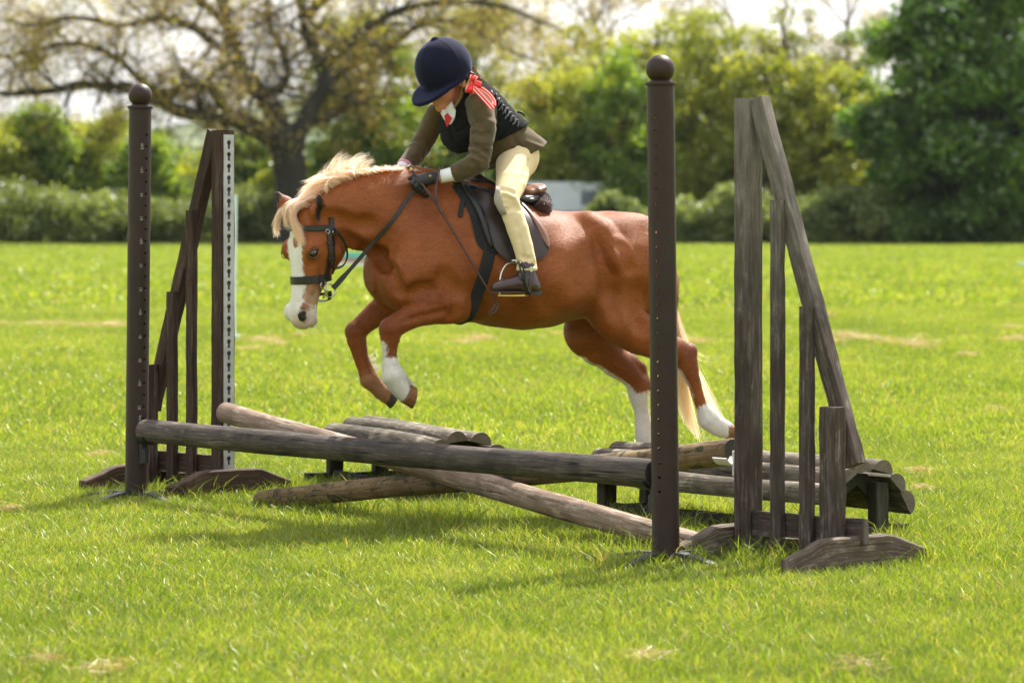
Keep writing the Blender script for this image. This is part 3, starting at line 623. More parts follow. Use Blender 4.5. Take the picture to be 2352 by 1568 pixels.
def leafy(name, label, px, Y, top, halfw, bottom, mat, n, seed, size=.115, density=1., group='trees along the far hedge line', trunk=True, lumps=None, tm=None, cat='tree'):
    """a crown of many leaf clumps over limbs; px/top/halfw/bottom in picture rows at distance Y"""
    r = np.random.default_rng(seed); base = at(px, 560, Y); base[2] = 0; T = thing(name, label, cat, tuple(base), 0, group)
    zt = at(px, top, Y)[2]; zb = max(.2, at(px, bottom, Y)[2]); hw = halfw/FPX*Y; H = zt-zb
    g = Grow(seed+100); nl = lumps or int(46+H*8)
    cl = []
    while len(cl) < nl:
        v = r.uniform(-1, 1, 3); q = np.abs(v)
        if (v[0]**2+v[1]**2)**1.0*(1.0 if v[2] < 0 else 1.05)+max(0, v[2])**2.2*.95+max(0, -v[2])**4*.6 < 1: cl.append(v)
    cl = np.array(cl); C = np.stack([base[0]+cl[:, 0]*hw, base[1]+cl[:, 1]*hw*.75, zb+H*(cl[:, 2]*.5+.5)], 1)
    rad = np.clip(hw*.26, .3, 1.1)*r.uniform(.45, 1.3, nl)
    if trunk:
        P = smooth_path([base, base+[r.normal(0, .1), 0, zb*.6+.3*H*.3], base+[r.normal(0, .3), r.normal(0, .3), zb+H*.45], base+[r.normal(0, .5), r.normal(0, .5), zb+H*.85]], 10)
        tr0 = max(.07, H*.022); g.limb(P, np.linspace(tr0, tr0*.25, 10))
        for c in C[r.permutation(nl)[:min(nl, 34)]]:
            i = np.clip(int((c[2]-base[2])/(zb+H)*8)-1, 1, 8); q = smooth_path([P[i], (P[i]+c)/2+[0, 0, r.uniform(-.2, .5)], c], 6); g.limb(q, np.linspace(tr0*.3, .015, 6))
            for _ in range(3): g.branch(c, r.normal(size=3)+[0, 0, .6], rad.mean()*1.1, .022, 0)
        g.mb.build('trunk', tm or bark, T, True, base=base)
    n = int(n*2.1); idx = r.choice(nl, n, p=rad**2/np.sum(rad**2)); off = r.normal(size=(n, 3)); off /= np.linalg.norm(off, axis=1)[:, None]; off *= (r.random(n)**.45)[:, None]
    D = C[idx]+off*rad[idx][:, None]*np.array([1.15, 1.0, .8])+r.normal(0, .13, (n, 3)); D = D[D[:, 2] > .05]
    leaves('crown', D, size, LM[mat], T, base, r); return T
TG = 'trees along the far hedge line'; BG_ = 'bushes of the far hedge'
# left hedge
for i, (px, top, hw, bot, mt, n, lab) in enumerate([
    (-40, 262, 120, 545, 'yellow', 5200, 'tall yellow green bush at the left edge of the picture'),
    (95, 248, 115, 545, 'green', 5600, 'tall fresh green bush, first inside the left edge'),
    (225, 262, 110, 545, 'yellow', 5600, 'yellow green bush just left of the left tube stand'),
    (330, 330, 90, 545, 'green', 4000, 'green bush behind the left tube stand'),
    (440, 415, 90, 545, 'grey', 3600, 'low grey green bush seen through the left wing stand'),
    (560, 318, 85, 545, 'green', 4600, 'green bush between the left wing stand and the oak trunk'),
    (620, 400, 60, 550, 'yellow', 2600, 'small yellow green bush left of the oak trunk')]):
    leafy('hedge_bush', lab, px, 156+1.3*(i%3), top, hw, bot, mt, int(n*1.5), 20+i, group=BG_, cat='bush', size=.108)
for i, (px, top, hw, lab) in enumerate([(30, 420, 120, 'low bramble at the foot of the hedge, far left'), (190, 455, 120, 'low bramble at the foot of the hedge left of the left tube stand'), (370, 470, 120, 'low bramble at the foot of the hedge right of the left tube stand'), (560, 430, 90, 'low bramble at the foot of the hedge left of the pony ears')]):
    leafy('bramble_bush', lab, px, 152.5, top, hw, 552, 'grey', 5200, 40+i, group='brambles at the hedge foot', trunk=False, lumps=90, cat='bush', size=.095)
# behind the pony and rider
leafy('ivy_clad_tree', 'tall dark green ivy clad tree right behind the pony neck', 830, 158, 35, 150, 500, 'green', 11000, 60)
leafy('leafy_tree', 'bright green tree directly behind the rider back', 985, 162, 90, 130, 520, 'green', 8000, 61)
leafy('leafy_tree', 'thin yellow green tree above the rider helmet', 1080, 166, -10, 120, 300, 'yellow', 2600, 62)
leafy('leafy_tree', 'yellow green tree between the rider and the right tube stand', 1290, 158, 150, 140, 420, 'yellow', 6500, 63)
leafy('leafy_tree', 'dense green tree behind the right tube stand', 1430, 157, 110, 115, 540, 'green', 7500, 64)
leafy('leafy_tree', 'tall yellow green tree with its top beside the ball of the right tube stand', 1490, 164, 20, 150, 460, 'yellow', 7500, 65)
leafy('leafy_tree', 'tall yellow green tree between the right tube stand and the right wing', 1640, 160, 15, 125, 500, 'yellow', 8000, 66)
leafy('leafy_tree', 'green tree right behind the top of the right wing stand', 1745, 158, 75, 110, 530, 'yellow', 6500, 67)
leafy('leafy_tree', 'yellow green tree just right of the right wing brace', 1890, 158, 120, 110, 520, 'yellow', 6000, 68)
leafy('leafy_tree', 'small olive green tree beside the dark tree on the right', 1985, 160, 170, 90, 540, 'green', 5000, 69)
leafy('leafy_tree', 'thin yellow green tree reaching the top of the picture right of the wing', 1830, 164, 25, 105, 480, 'yellow', 4200, 72)
leafy('leafy_tree', 'tall green tree against the left side of the large dark tree', 1975, 165, 60, 95, 500, 'green', 4800, 73)
leafy('leafy_tree', 'thin yellow green tree between the rider and the bare trees', 1330, 166, 60, 120, 420, 'yellow', 3600, 74)
leafy('dark_leafy_tree', 'large dense dark green tree at the right edge', 2230, 152, -120, 250, 520, 'dark', 28000, 70, size=.19, lumps=130)
leafy('dark_leafy_tree', 'dark green tree cut off by the right edge behind the large one', 2420, 160, -60, 180, 530, 'dark', 9000, 71, size=.2)
for i, (px, top, hw, lab) in enumerate([(1110, 440, 90, 'low bush behind the rider hands'), (1400, 455, 70, 'low bush to the right of the silver van'), (1560, 470, 80, 'low bush behind the pony rump beside the right tube stand'), (1690, 425, 90, 'pale bramble behind the right wing post'), (1830, 465, 95, 'pale bramble seen right of the right wing brace'), (1960, 430, 90, 'grey green bramble left of the dark tree'), (2090, 480, 95, 'dull bramble under the left side of the dark tree'), (2220, 455, 100, 'dull bramble in the shade under the middle of the dark tree'), (2350, 460, 100, 'dull bramble in the shade at the right edge')]):
    leafy('bramble_bush', lab, px, 151.5, top, hw, 550, 'dark' if px > 2050 else 'grey', 5200, 80+i, group='brambles at the hedge foot', trunk=False, lumps=90, cat='bush', size=.095)

for i, (px, top, hw, mt, lab) in enumerate([(10, 275, 150, 'yellow', 'far background shrub behind the hedge at the left edge'), (170, 280, 140, 'yellow', 'far background shrub behind the hedge left of the left tube stand'), (300, 300, 130, 'green', 'far background shrub behind the hedge right behind the left tube stand'), (430, 365, 130, 'yellow', 'far background shrub seen through the left wing stand'), (545, 335, 110, 'green', 'far background shrub just right of the left wing stand'), (640, 360, 120, 'yellow', 'far background shrub seen beside the oak trunk'), (900, 250, 150, 'yellow', 'far background shrub behind the pony mane'), (1130, 270, 130, 'green', 'far background shrub behind the rider arm'), (1250, 330, 120, 'yellow', 'far background shrub above the silver van'), (1400, 300, 130, 'yellow', 'far background shrub left of the right tube stand'), (1560, 300, 130, 'green', 'far background shrub right behind the right tube stand'), (1720, 330, 130, 'yellow', 'far background shrub behind the right wing post'), (1880, 360, 140, 'green', 'far background shrub behind the right wing brace'), (2060, 300, 120, 'green', 'far background shrub left of the large dark tree')]):
    leafy('background_shrub', lab, px, 171+i%3, top, hw, 545, mt, 4600, 130+i, group='shrubs behind the hedge', cat='bush', size=.15)

def bare_tree(px, Y, top, label, seed, nb=9, lev=3):
    g = Grow(seed); r = g.r; base = at(px, 560, Y); base[2] = 0; T = thing('bare_tree', label, 'tree', tuple(base), 0, 'nearly bare trees'); zt = at(px, top, Y)[2]
    P = smooth_path([base, base+[.1, 0, zt*.35], base+[r.normal(0, .4), 0, zt*.6], base+[r.normal(0, .8), 0, zt*.85]], 10); Rr = np.linspace(.16, .05, 10); g.limb(P, Rr)
    for i in range(nb):
        k = r.integers(3, 10); g.branch(P[k], np.array([r.normal(0, .8), r.normal(0, .5), 1.]), zt*.24, .055, lev, .03, .75, (4, 6))
    g.mb.build('trunk', bark_b, T, True, base=base)
    tp = np.array(g.tips); k = r.integers(0, len(tp), 2600); leaves('crown', tp[k]+r.normal(0, .18, (2600, 3)), .075, LM['tan'], T, base, r)
bare_tree(1850, 163, -10, 'nearly bare tree with fine twigs above the right wing brace', 5, 9, 2)
bare_tree(1330, 172, 40, 'nearly bare pale tree against the white sky right of the rider', 6, 8, 2)
bare_tree(1240, 176, 60, 'nearly bare pale tree showing above the rider back', 9, 8, 2)
bare_tree(2010, 170, 60, 'nearly bare tree left of the large dark tree', 7, 6, 2)
bare_tree(1720, 168, -40, 'nearly bare twiggy tree above the right wing post', 15, 9, 2)
bare_tree(1560, 170, -60, 'nearly bare twiggy tree behind the ball of the right tube stand', 16, 9, 2)
bare_tree(1930, 166, -30, 'nearly bare twiggy tree between the right wing and the large dark tree', 17, 10, 2)
bare_tree(1410, 169, -30, 'nearly bare twiggy tree left of the right tube stand', 18, 9, 2)
bare_tree(120, 175, 60, 'nearly bare pale tree far behind the left hedge', 8, 6, 2)

# a van parked behind the hedge
def van():
    Y = 157.; x0, x1 = at(1150, 500, Y)[0], at(1492, 500, Y)[0]; O = np.array([(x0+x1)/2, Y+.4, 0]); L = (x1-x0)/2
    T = thing('parked_van', 'silver blue van parked behind the hedge to the right of the saddle', 'van', tuple(O))
    paint = plain('silver_blue_paint', (.60, .66, .74), .3, .08, 2, coat=.4); dk = plain('dark_trim', (.03, .035, .05), .4, .2, 5); gl = plain('van_glass', (.10, .13, .17), .1, .1, 4); rb = plain('tyre_rubber', (.015, .015, .015), .8, .2, 8)
    pr = [(-L, .35), (L, .35), (L, 1.15), (L-.25, 1.45), (L-.75, 2.45), (L-1.0, 2.66), (-L+.3, 2.70), (-L+.05, 2.5), (-L, 1.3)]
    mb = MB(); rg = []
    for y, s_ in ((-.95, .97), (-.88, 1.), (.88, 1.), (.95, .97)): rg.append([O+[x*s_, y, .35+(z-.35)*s_] for x, z in pr])
    smooth_angle(mb.loft(rg).build('body', paint, T, base=O), 40)
    mb = MB(); mb.box(O+[0, -.962, 1.32], ((1, 0, 0), (0, 1, 0), (0, 0, 1)), (L*.97, .012, .06), .2); mb.build('side_trim', dk, T, base=O)
    for cx, w in ((L-1.35, .42), (L-2.5, .5), (-L+1.1, .6)):
        mb = MB(); mb.box(O+[cx, -.958, 1.98], ((1, 0, 0), (0, 1, 0), (0, 0, 1)), (w, .012, .32), .3); mb.build('window', gl, T, base=O)
    for cx in (L-1.0, -L+1.0):
        for y in (-.85, .85):
            w = MB(); w.tube([O+[cx, y-.12, .36], O+[cx, y+.12, .36]], .36, 20); o = smooth_angle(w.build('wheel', rb, T, base=O), 40)
            w = MB(); w.tube([O+[cx, y-.125, .36], O+[cx, y+.125, .36]], .2, 14); w.build('hubcap', paint, o, base=O)
    mb = MB(); mb.box(O+[L+.01, -.6, .95], ((0, 1, 0), (1, 0, 0), (0, 0, 1)), (.16, .02, .1), .4); mb.build('headlight', M['white_plastic'], T, base=O)
van()

# far wooded hill
def hill():
    n = 60; x = np.linspace(-700, 500, n); mb = MB(); rows = []
    for d, h in ((0, 0), (150, 28), (330, 62), (520, 80), (900, 60)):
        rows.append(np.stack([x, np.full(n, 1500+d), h*(.75+.25*np.sin(x/170+1)+.06*np.sin(x/31+d))-1], 1))
    V = np.concatenate(rows); i = np.arange(5*n).reshape(5, n); F = np.stack([i[:-1, :-1], i[:-1, 1:], i[1:, 1:], i[1:, :-1]], -1).reshape(-1, 4)
    m, t, o = new_mat('wooded_hillside'); v = coords(t, 'Position'); nn = noise(t, v, .02, 6, .7); c = ramp(t, nn, [(.35, (.05, .075, .03)), (.5, (.10, .13, .06)), (.65, (.20, .22, .11))]); bsdf(t, o, c, .95, bump(t, nn, 1, 6), spec=.1)
    tag(mesh_obj('hill', V, F, m), kind='structure')
hill()

# the hazy air of the field
def haze():
    b = MB(); b.box((0, 2100, 44.5), ((1, 0, 0), (0, 1, 0), (0, 0, 1)), (4600, 2500, 46.5), 0.0); V = np.array([(x, y, z) for z in (-1.5, 95) for y in (-120, 4650) for x in (-4650, 4650)]); F = [(0, 2, 3, 1), (4, 5, 7, 6), (0, 1, 5, 4), (2, 6, 7, 3), (0, 4, 6, 2), (1, 3, 7, 5)]
    m, t, o = new_mat('pale_haze'); v = nd(t, 'ShaderNodeVolumePrincipled'); v.inputs['Density'].default_value = .00005; v.inputs['Color'].default_value = (.86, .91, 1, 1); v.inputs['Anisotropy'].default_value = .3; t.links.new(v.outputs[0], o.inputs['Volume'])
    tag(mesh_obj('haze', V, F, m, smooth=False), 'thin pale haze in the air over the field', 'haze', kind='stuff')
haze()

# ================================================================ smooth solid bodies (distance fields -> one continuous mesh)
class SDF:
    def __init__(s, lo, hi, res):
        s.lo = np.array(lo, np.float32); s.res = res; s.n = np.ceil((np.array(hi)-s.lo)/res).astype(int)+1
        s.F = np.full(s.n, .12, np.float32)
    def win(s, a, b, m):
        i0 = np.clip(np.floor((np.minimum(a, b)-m-s.lo)/s.res).astype(int), 0, s.n-1); i1 = np.clip(np.ceil((np.maximum(a, b)+m-s.lo)/s.res).astype(int)+1, 1, s.n)
        sl = tuple(slice(x, y) for x, y in zip(i0, i1)); ax = [s.lo[k]+s.res*np.arange(i0[k], i1[k], dtype=np.float32) for k in range(3)]
        return sl, np.meshgrid(*ax, indexing='ij')
    def put(s, sl, d, k, sub=False):
        a = s.F[sl]
        if sub: d = -d; h = np.maximum(k-np.abs(a-d), 0)/max(k, 1e-6); s.F[sl] = np.maximum(a, d)+h*h*k*.25
        else: h = np.maximum(k-np.abs(a-d), 0)/max(k, 1e-6); s.F[sl] = np.minimum(a, d)-h*h*k*.25
    def cone(s, a, b, ra, rb, k=.02, q=1., sub=False, ax=1):
        a = np.array(a, float); b = np.array(b, float); sl, P = s.win(a, b, max(ra, rb)*max(1, q)+k+.03)
        sc = [1., 1., 1.]; sc[ax] = 1/q
        A = [(P[i]-a[i])*sc[i] for i in range(3)]; B = [(b[i]-a[i])*sc[i] for i in range(3)]; L = sum(x*x for x in B)+1e-12
        t = np.clip(sum(x*y for x, y in zip(A, B))/L, 0, 1); d = np.sqrt(sum((x-t*y)**2 for x, y in zip(A, B)))-(ra+(rb-ra)*t); s.put(sl, d, k, sub); return s
    def chain(s, pts, rad, k=.02, q=1., ax=1):
        for i in range(len(pts)-1): s.cone(pts[i], pts[i+1], rad[i], rad[i+1], k if i == 0 else .003, q, ax=ax)
        return s
    def ell(s, c, r, k=.02, A=None, sub=False):
        c = np.array(c, float); r = np.array(r, float); m = r.max()+k+.03; sl, P = s.win(c, c, m); A = np.eye(3) if A is None else np.array(A)
        D = [P[i]-c[i] for i in range(3)]; X = [(A[j][0]*D[0]+A[j][1]*D[1]+A[j][2]*D[2]) for j in range(3)]
        k0 = np.sqrt(sum((X[j]/r[j])**2 for j in range(3))); k1 = np.sqrt(sum((X[j]/r[j]**2)**2 for j in range(3)))+1e-6
        s.put(sl, k0*(k0-1)/k1, k, sub); return s
    def loft(s, O, A, st, k=.02, p=2., egg=0., box=None, sub=False, trim=None):
        """st rows: t, cx, cy, hx, hy along A[0]; cross-section axes A[1], A[2]"""
        O = np.array(O, float); A = np.array(A, float); st = np.array(st, float); tt = np.linspace(st[0, 0], st[-1, 0], 200); tab = [pchip(st[:, 0], st[:, j], tt) for j in range(1, 5)]
        cor = np.array([O+A[0]*t+A[1]*(cx+i*hx)+A[2]*(cy+j*hy) for t, cx, cy, hx, hy in st for i in (-1, 1) for j in (-1, 1)])
        sl, P = s.win(cor.min(0), cor.max(0), k+.04); D = [P[i]-O[i] for i in range(3)]; X = [(A[j][0]*D[0]+A[j][1]*D[1]+A[j][2]*D[2]) for j in range(3)]
        cx, cy, hx, hy = [np.interp(X[0], tt, q).astype(np.float32) for q in tab]; u = (X[1]-cx)/hx; v = (X[2]-cy)/hy
        if egg: u = u/(1-egg*v)
        rr = (np.abs(u)**p+np.abs(v)**p)**(1/p); d = (rr-1)*np.minimum(hx, hy)
        d = np.maximum(d, np.maximum(st[0, 0]-X[0], X[0]-st[-1, 0])); s.put(sl, d, k, sub); return s
    def half(s, O, n, k=.005, only=None):
        """keep the side behind the plane"""
        O = np.array(O, float); n = nrm(n); ax = [s.lo[i]+s.res*np.arange(s.n[i], dtype=np.float32) for i in range(3)]; P = np.meshgrid(*ax, indexing='ij')
        d = sum((P[i]-O[i])*n[i] for i in range(3)); a = s.F; h = np.maximum(k-np.abs(a-d), 0)/k; s.F = np.maximum(a, d)+h*h*k*.25; return s
    def surfw(s, x, z, sgn=1):
        i = int(round((x-s.lo[0])/s.res)); j = int(round((z-s.lo[2])/s.res)); col = s.F[np.clip(i, 0, s.n[0]-1), :, np.clip(j, 0, s.n[2]-1)]; k = np.where(col < 0)[0]
        if len(k) == 0: return None
        q = k[-1] if sgn > 0 else k[0]; return s.lo[1]+s.res*(q+.5*sgn)
    def crease(s, pix, depth, r, k=.02, ridge=False):
        P = []; pix = smooth_path(np.array(pix), 3*len(pix))
        for x, y in pix:
            for w in np.arange(.44, -.1, -.002):                             # first point of the solid met from the near side
                p = Lp(x, y, w); i = np.round((p-s.lo)/s.res).astype(int)
                if (i >= 0).all() and (i < s.n).all() and s.F[tuple(i)] < 0: break
            else: continue
            P.append(Lp(x, y, w)+[0, (-r+depth) if ridge else (r-depth), 0])
        for a, b in zip(P[:-1], P[1:]): s.cone(a, b, r, r, k, sub=not ridge)
        return s
    def grid(s):
        ax = [s.lo[i]+s.res*np.arange(s.n[i], dtype=np.float32) for i in range(3)]; return np.meshgrid(*ax, indexing='ij')
    def mesh(s, relax=2):
        F = s.F; ins = F < 0; nx, ny, nz = F.shape; cs = ins[:-1, :-1, :-1].astype(np.int8).copy(); 
        for dx in (0, 1):
            for dy in (0, 1):
                for dz in (0, 1):
                    if dx+dy+dz: cs = cs+ins[dx:nx-1+dx, dy:ny-1+dy, dz:nz-1+dz]
        cell = (cs > 0) & (cs < 8); idx = np.argwhere(cell); m = len(idx); acc = np.zeros((m, 3)); cnt = np.zeros(m)
        for ax in range(3):
            o = [i for i in range(3) if i != ax]
            for c1 in (0, 1):
                for c2 in (0, 1):
                    p = idx.copy(); p[:, o[0]] += c1; p[:, o[1]] += c2; q = p.copy(); q[:, ax] += 1
                    a = F[p[:, 0], p[:, 1], p[:, 2]]; b = F[q[:, 0], q[:, 1], q[:, 2]]; ok = (a < 0) != (b < 0); t = np.where(ok, a/np.where(ok, a-b, 1), 0)
                    e = p.astype(float); e[:, ax] += t; acc[ok] += e[ok]; cnt[ok] += 1
        V = s.lo+s.res*acc/np.maximum(cnt, 1)[:, None]; vid = np.full(cell.shape, -1, np.int64); vid[tuple(idx.T)] = np.arange(m); Fs = []
        for ax in range(3):
            o = [(ax+1)%3, (ax+2)%3]; sl0 = [slice(None)]*3; sl1 = [slice(None)]*3; sl0[ax] = slice(0, -1); sl1[ax] = slice(1, None); a = ins[tuple(sl0)]; b = ins[tuple(sl1)]
            e = np.argwhere(a != b); e = e[(e[:, o[0]] > 0) & (e[:, o[1]] > 0) & (e[:, o[0]] < s.n[o[0]]-1) & (e[:, o[1]] < s.n[o[1]]-1)]
            fl = a[tuple(e.T)]
            def g(d0, d1): q = e.copy(); q[:, o[0]] += d0; q[:, o[1]] += d1; return vid[tuple(q.T)]
            Q = np.stack([g(-1, -1), g(0, -1), g(0, 0), g(-1, 0)], 1); Q[~fl] = Q[~fl][:, ::-1]; Fs.append(Q)
        Fc = np.concatenate(Fs); Fc = Fc[(Fc >= 0).all(1)]
        for it in range(relax):
            A = np.zeros_like(V); c = np.zeros(len(V))
            for i in range(4):
                for j in ((i+1)%4, (i-1)%4): np.add.at(A, Fc[:, i], V[Fc[:, j]]); np.add.at(c, Fc[:, i], 1)
            V = V+(.55 if it%2 == 0 else -.40)*(A/np.maximum(c, 1)[:, None]-V)
        return V, Fc
def pchip(x, y, xi):
    h = np.diff(x); dl = np.diff(y)/h; d = np.zeros(len(x)); d[0], d[-1] = dl[0], dl[-1]
    for i in range(1, len(x)-1): d[i] = 0 if dl[i-1]*dl[i] <= 0 else 2*dl[i-1]*dl[i]/(dl[i-1]+dl[i])
    k = np.clip(np.searchsorted(x, xi)-1, 0, len(h)-1); t = (xi-x[k])/h[k]
    return (1+2*t)*(1-t)**2*y[k]+t*(1-t)**2*h[k]*d[k]+t*t*(3-2*t)*y[k+1]+t*t*(t-1)*h[k]*d[k+1]

# pony axes: s forward, w towards the camera side, h up
TH = R(20); YC = 14.35; PC = np.array([(1150-CX)/FPX*YC, YC]); cT, sT = math.cos(TH), math.sin(TH)
def Lp(px, py, w=0.):
    a = (px-CX)/FPX; s_ = (a*YC-a*w*cT-PC[0]-w*sT)/(-cT+a*sT); Y = YC-s_*sT-w*cT
    return np.array([s_, w, CAMH-(py-HY)/FPX*Y])
ML = Matrix(((-cT, sT, 0, PC[0]), (-sT, -cT, 0, PC[1]), (0, 0, 1, 0), (0, 0, 0, 1)))   # pony axes -> world
MLn = np.array(ML)
def toW(p): p = np.asarray(p, float); return p@MLn[:3, :3].T+MLn[:3, 3]
def toL(p): p = np.asarray(p, float); return (p-MLn[:3, 3])@MLn[:3, :3]
def pthing(name, label, cat, base, group=None):
    o = bpy.data.objects.new(name, None); COL.objects.link(o); o.empty_display_size = .1; o.matrix_world = ML@Matrix.Translation(Vector(base)); o['pb'] = 0; del o['pb']
    tag(o, label, cat, group); return o
def Z1(x, y): return 588+.29297*x, 330.75+.29297*y
def Z2(x, y): return 900.4+.25782*x, 73.5+.25782*y
def Z3(x, y): return 992.25+.24615*x, 349.1+.24615*y
def Z4(x, y): return 753.4+.22267*x, 624.75+.22267*y
def Z5(x, y): return 1194.4+.36324*x, 459.4+.36324*y

# ================================================================ the pony
PB = Lp(1150, 1170); PB[1] = 0; PB[2] = 0
pony = pthing('pony', 'chestnut pony with white blaze and flaxen mane jumping over the poles', 'pony', PB)
G = SDF((-.98, -.36, .10), (1.02, .40, 1.50), .0062)
def L4(x, y, w): return Lp(*Z4(x, y), w)
def L5(x, y, w): return Lp(*Z5(x, y), w)
def L1(x, y, w): return Lp(*Z1(x, y), w)
bar = [(856, 608, 668, .03), (880, 575, 690, .105), (915, 535, 708, .155), (960, 490, 722, .195), (1010, 445, 731, .212), (1060, 415, 738, .222), (1110, 418, 745, .240), (1160, 440, 752, .258), (1210, 466, 756, .272), (1260, 482, 750, .276), (1310, 487, 735, .268), (1360, 485, 716, .255), (1400, 488, 702, .248), (1440, 500, 695, .238), (1475, 524, 695, .215), (1505, 556, 695, .18), (1528, 595, 690, .13), (1545, 635, 680, .05)]
st = []
for x, t, b, hw in bar:
    p = Lp(x, t); q = Lp(x, b); st.append(((p[0]+q[0])/2, 0, (p[2]+q[2])/2, hw, (p[2]-q[2])/2))
st = st[::-1]
G.loft((0, 0, 0), np.eye(3), st, .03, 2.15, .13)
# neck
G.chain([Lp(1075, 560), L1(1260, 590, 0), L1(1060, 560, .005), L1(860, 545, .012), L1(690, 550, .025), L1(560, 560, .035)], [.20, .195, .178, .150, .122, .092], .05, .62)
G.chain([L1(1330, 300, 0), L1(1080, 285, 0), L1(880, 300, .01), L1(720, 355, .02), L1(590, 440, .03)], [.045, .05, .05, .045, .04], .05, .8)     # crest
# head
fn = np.array([math.cos(R(20)), math.sin(R(20)), 0]); ln = np.array([-math.sin(R(20)), math.cos(R(20)), 0]); dn = np.array([0, 0, -1.])
HO = Lp(*Z1(303, 480), .03); HA = np.array([dn, fn, ln])
def HD(t, x, y): return HO+dn*t+fn*x+ln*y
hs = [(-.012, -.03, -.12, .040), (.03, -.012, -.165, .062), (.075, -.002, -.19, .077), (.125, .0, -.205, .084), (.18, .002, -.205, .084), (.235, .0, -.190, .070), (.285, .0, -.155, .056), (.335, .003, -.118, .046), (.38, .008, -.098, .046), (.42, .012, -.092, .048), (.45, .006, -.085, .045), (.475, -.012, -.065, .032), (.482, -.02, -.055, .012)]
G.loft(HO, HA, [(t, (f+b)/2, 0, (f-b)/2, hw*1.07) for t, f, b, hw in hs], .02, 2.35, 0)
for s_ in (1, -1):
    G.ell(HD(.15, -.135, .052*s_), (.075, .072, .03), .03, HA)             # cheek
    G.ell(HD(.172, -.034, .073*s_), (.040, .040, .024), .02, HA)           # orbit
    G.cone(HD(.215, -.055, .066*s_), HD(.33, -.045, .050*s_), .012, .008, .02)   # facial crest
    G.ell(HD(.415, -.008, .043*s_), (.034, .026, .016), .012, HA)          # nostril rim
    G.ell(HD(.422, .000, .060*s_), (.024, .011, .015), .008, HA, sub=True)
    G.ell(HD(.182, -.026, .100*s_), (.018, .024, .016), .008, HA, sub=True)    # eye socket
G.ell(HD(.445, -.082, 0), (.032, .022, .03), .006, HA)                     # lower lip
G.cone(HD(.385, -.078, .06), HD(.475, -.058, .05), .0035, .0035, .004, sub=True); G.cone(HD(.385, -.078, -.06), HD(.475, -.058, -.05), .0035, .0035, .004, sub=True)
G.cone(HD(.475, -.058, .05), HD(.475, -.058, -.05), .0035, .0035, .004, sub=True)
# ears
E1 = [HD(.064, -.064, .070), HD(.022, -.049, .093), HD(-.044, -.042, .104)]; E2 = [HD(.05, -.04, -.055), HD(0., -.012, -.078), HD(-.050, .012, -.094)]
for E, op in ((E1, .55*fn+.85*ln), (E2, .8*fn-.35*ln)):
    G.cone(E[0], E[1], .029, .036, .02); G.cone(E[1], E[2], .036, .005, .010)
    o_ = nrm(op)*.024; G.cone(E[0]*.6+E[1]*.4+o_, E[1]+o_, .012, .016, .006, sub=True); G.cone(E[1]+o_, E[2]*.85+E[1]*.15+o_*.5, .016, .004, .006, sub=True)
# shoulders, breast, elbow
G.ell(Lp(985, 610, .115), (.15, .085, .18), .08); G.ell(Lp(1000, 610, -.115), (.15, .085, .18), .08)
G.ell(Lp(930, 640, .085), (.095, .085, .11), .05); G.ell(Lp(885, 625, -.05), (.085, .095, .115), .05)
G.ell(Lp(1035, 690, .15), (.085, .06, .085), .04)
# fore legs
LEGS = {}
def leg(key, pts, conv, w, rs, q=.86, k=.03):
    P = []; Rr = []
    for i, (x, y, r) in enumerate(pts): P.append(conv(x, y, w[min(i, len(w)-1)])); Rr.append(r*rs)
    LEGS[key] = (np.array(P), np.array(Rr)); G.chain(P, Rr, k, q)
leg('nf', [(1310, 330, 185), (1120, 365, 165), (860, 452, 130), (735, 520, 108), (645, 590, 112), (642, 690, 98), (640, 780, 82), (633, 860, 76), (637, 960, 84), (668, 1070, 112), (735, 1185, 100), (785, 1255, 92)], L4, (.15, .15, .145, .14), .0003826)
leg('ff', [(720, 270, 160), (500, 420, 124), (355, 540, 104), (285, 620, 102), (292, 700, 96), (320, 800, 80), (345, 900, 74), (392, 1030, 80), (425, 1110, 98), (530, 1215, 84), (605, 1262, 74)], L4, (-.11, -.12), .0003826)
G.ell(L4(625, 570, .142), (.028, .034, .03), .02); G.ell(L4(262, 600, -.12), (.028, .034, .03), .02)
# hind quarters
G.ell(Lp(1448, 600, .125), (.17, .105, .195), .06); G.ell(Lp(1455, 600, -.125), (.17, .105, .195), .06)
G.ell(Lp(1490, 635, .085), (.09, .095, .16), .05); G.ell(Lp(1498, 635, -.085), (.09, .095, .16), .05)
G.cone(Lp(1392, 530, .13), Lp(1445, 640, .205), .035, .03, .05)
leg('nh', [(600, 700, 165), (650, 770, 150), (760, 845, 132), (880, 905, 102), (975, 945, 80), (1035, 985, 68), (1072, 1080, 55), (1105, 1180, 44), (1142, 1295, 42), (1190, 1385, 62), (1250, 1432, 60), (1295, 1448, 54)], L5, (.16, .165, .165, .16, .15), .000637, .8, .05)
G.cone(L5(1000, 905, .15), L5(1072, 945, .15), .022, .021, .02); G.cone(L5(1072, 945, .15), L5(1085, 1050, .15), .021, .018, .015)
leg('fh', [(470, 720, 200), (450, 820, 175), (510, 925, 132), (595, 1015, 100), (675, 1080, 82), (728, 1135, 80), (748, 1225, 62), (768, 1320, 55), (790, 1480, 54), (800, 1590, 52), (815, 1670, 64), (850, 1745, 55)], L5, (-.13,), .000637, .85, .05)
G.cone(L5(690, 1000, -.13), L5(768, 1062, -.13), .02, .023, .02); G.cone(L5(768, 1062, -.13), L5(795, 1170, -.13), .023, .02, .015)
G.cone(Lp(1520, 560), Lp(1544, 640), .035, .022, .03); G.cone(Lp(1544, 640), Lp(1547, 720), .022, .014, .02)   # dock
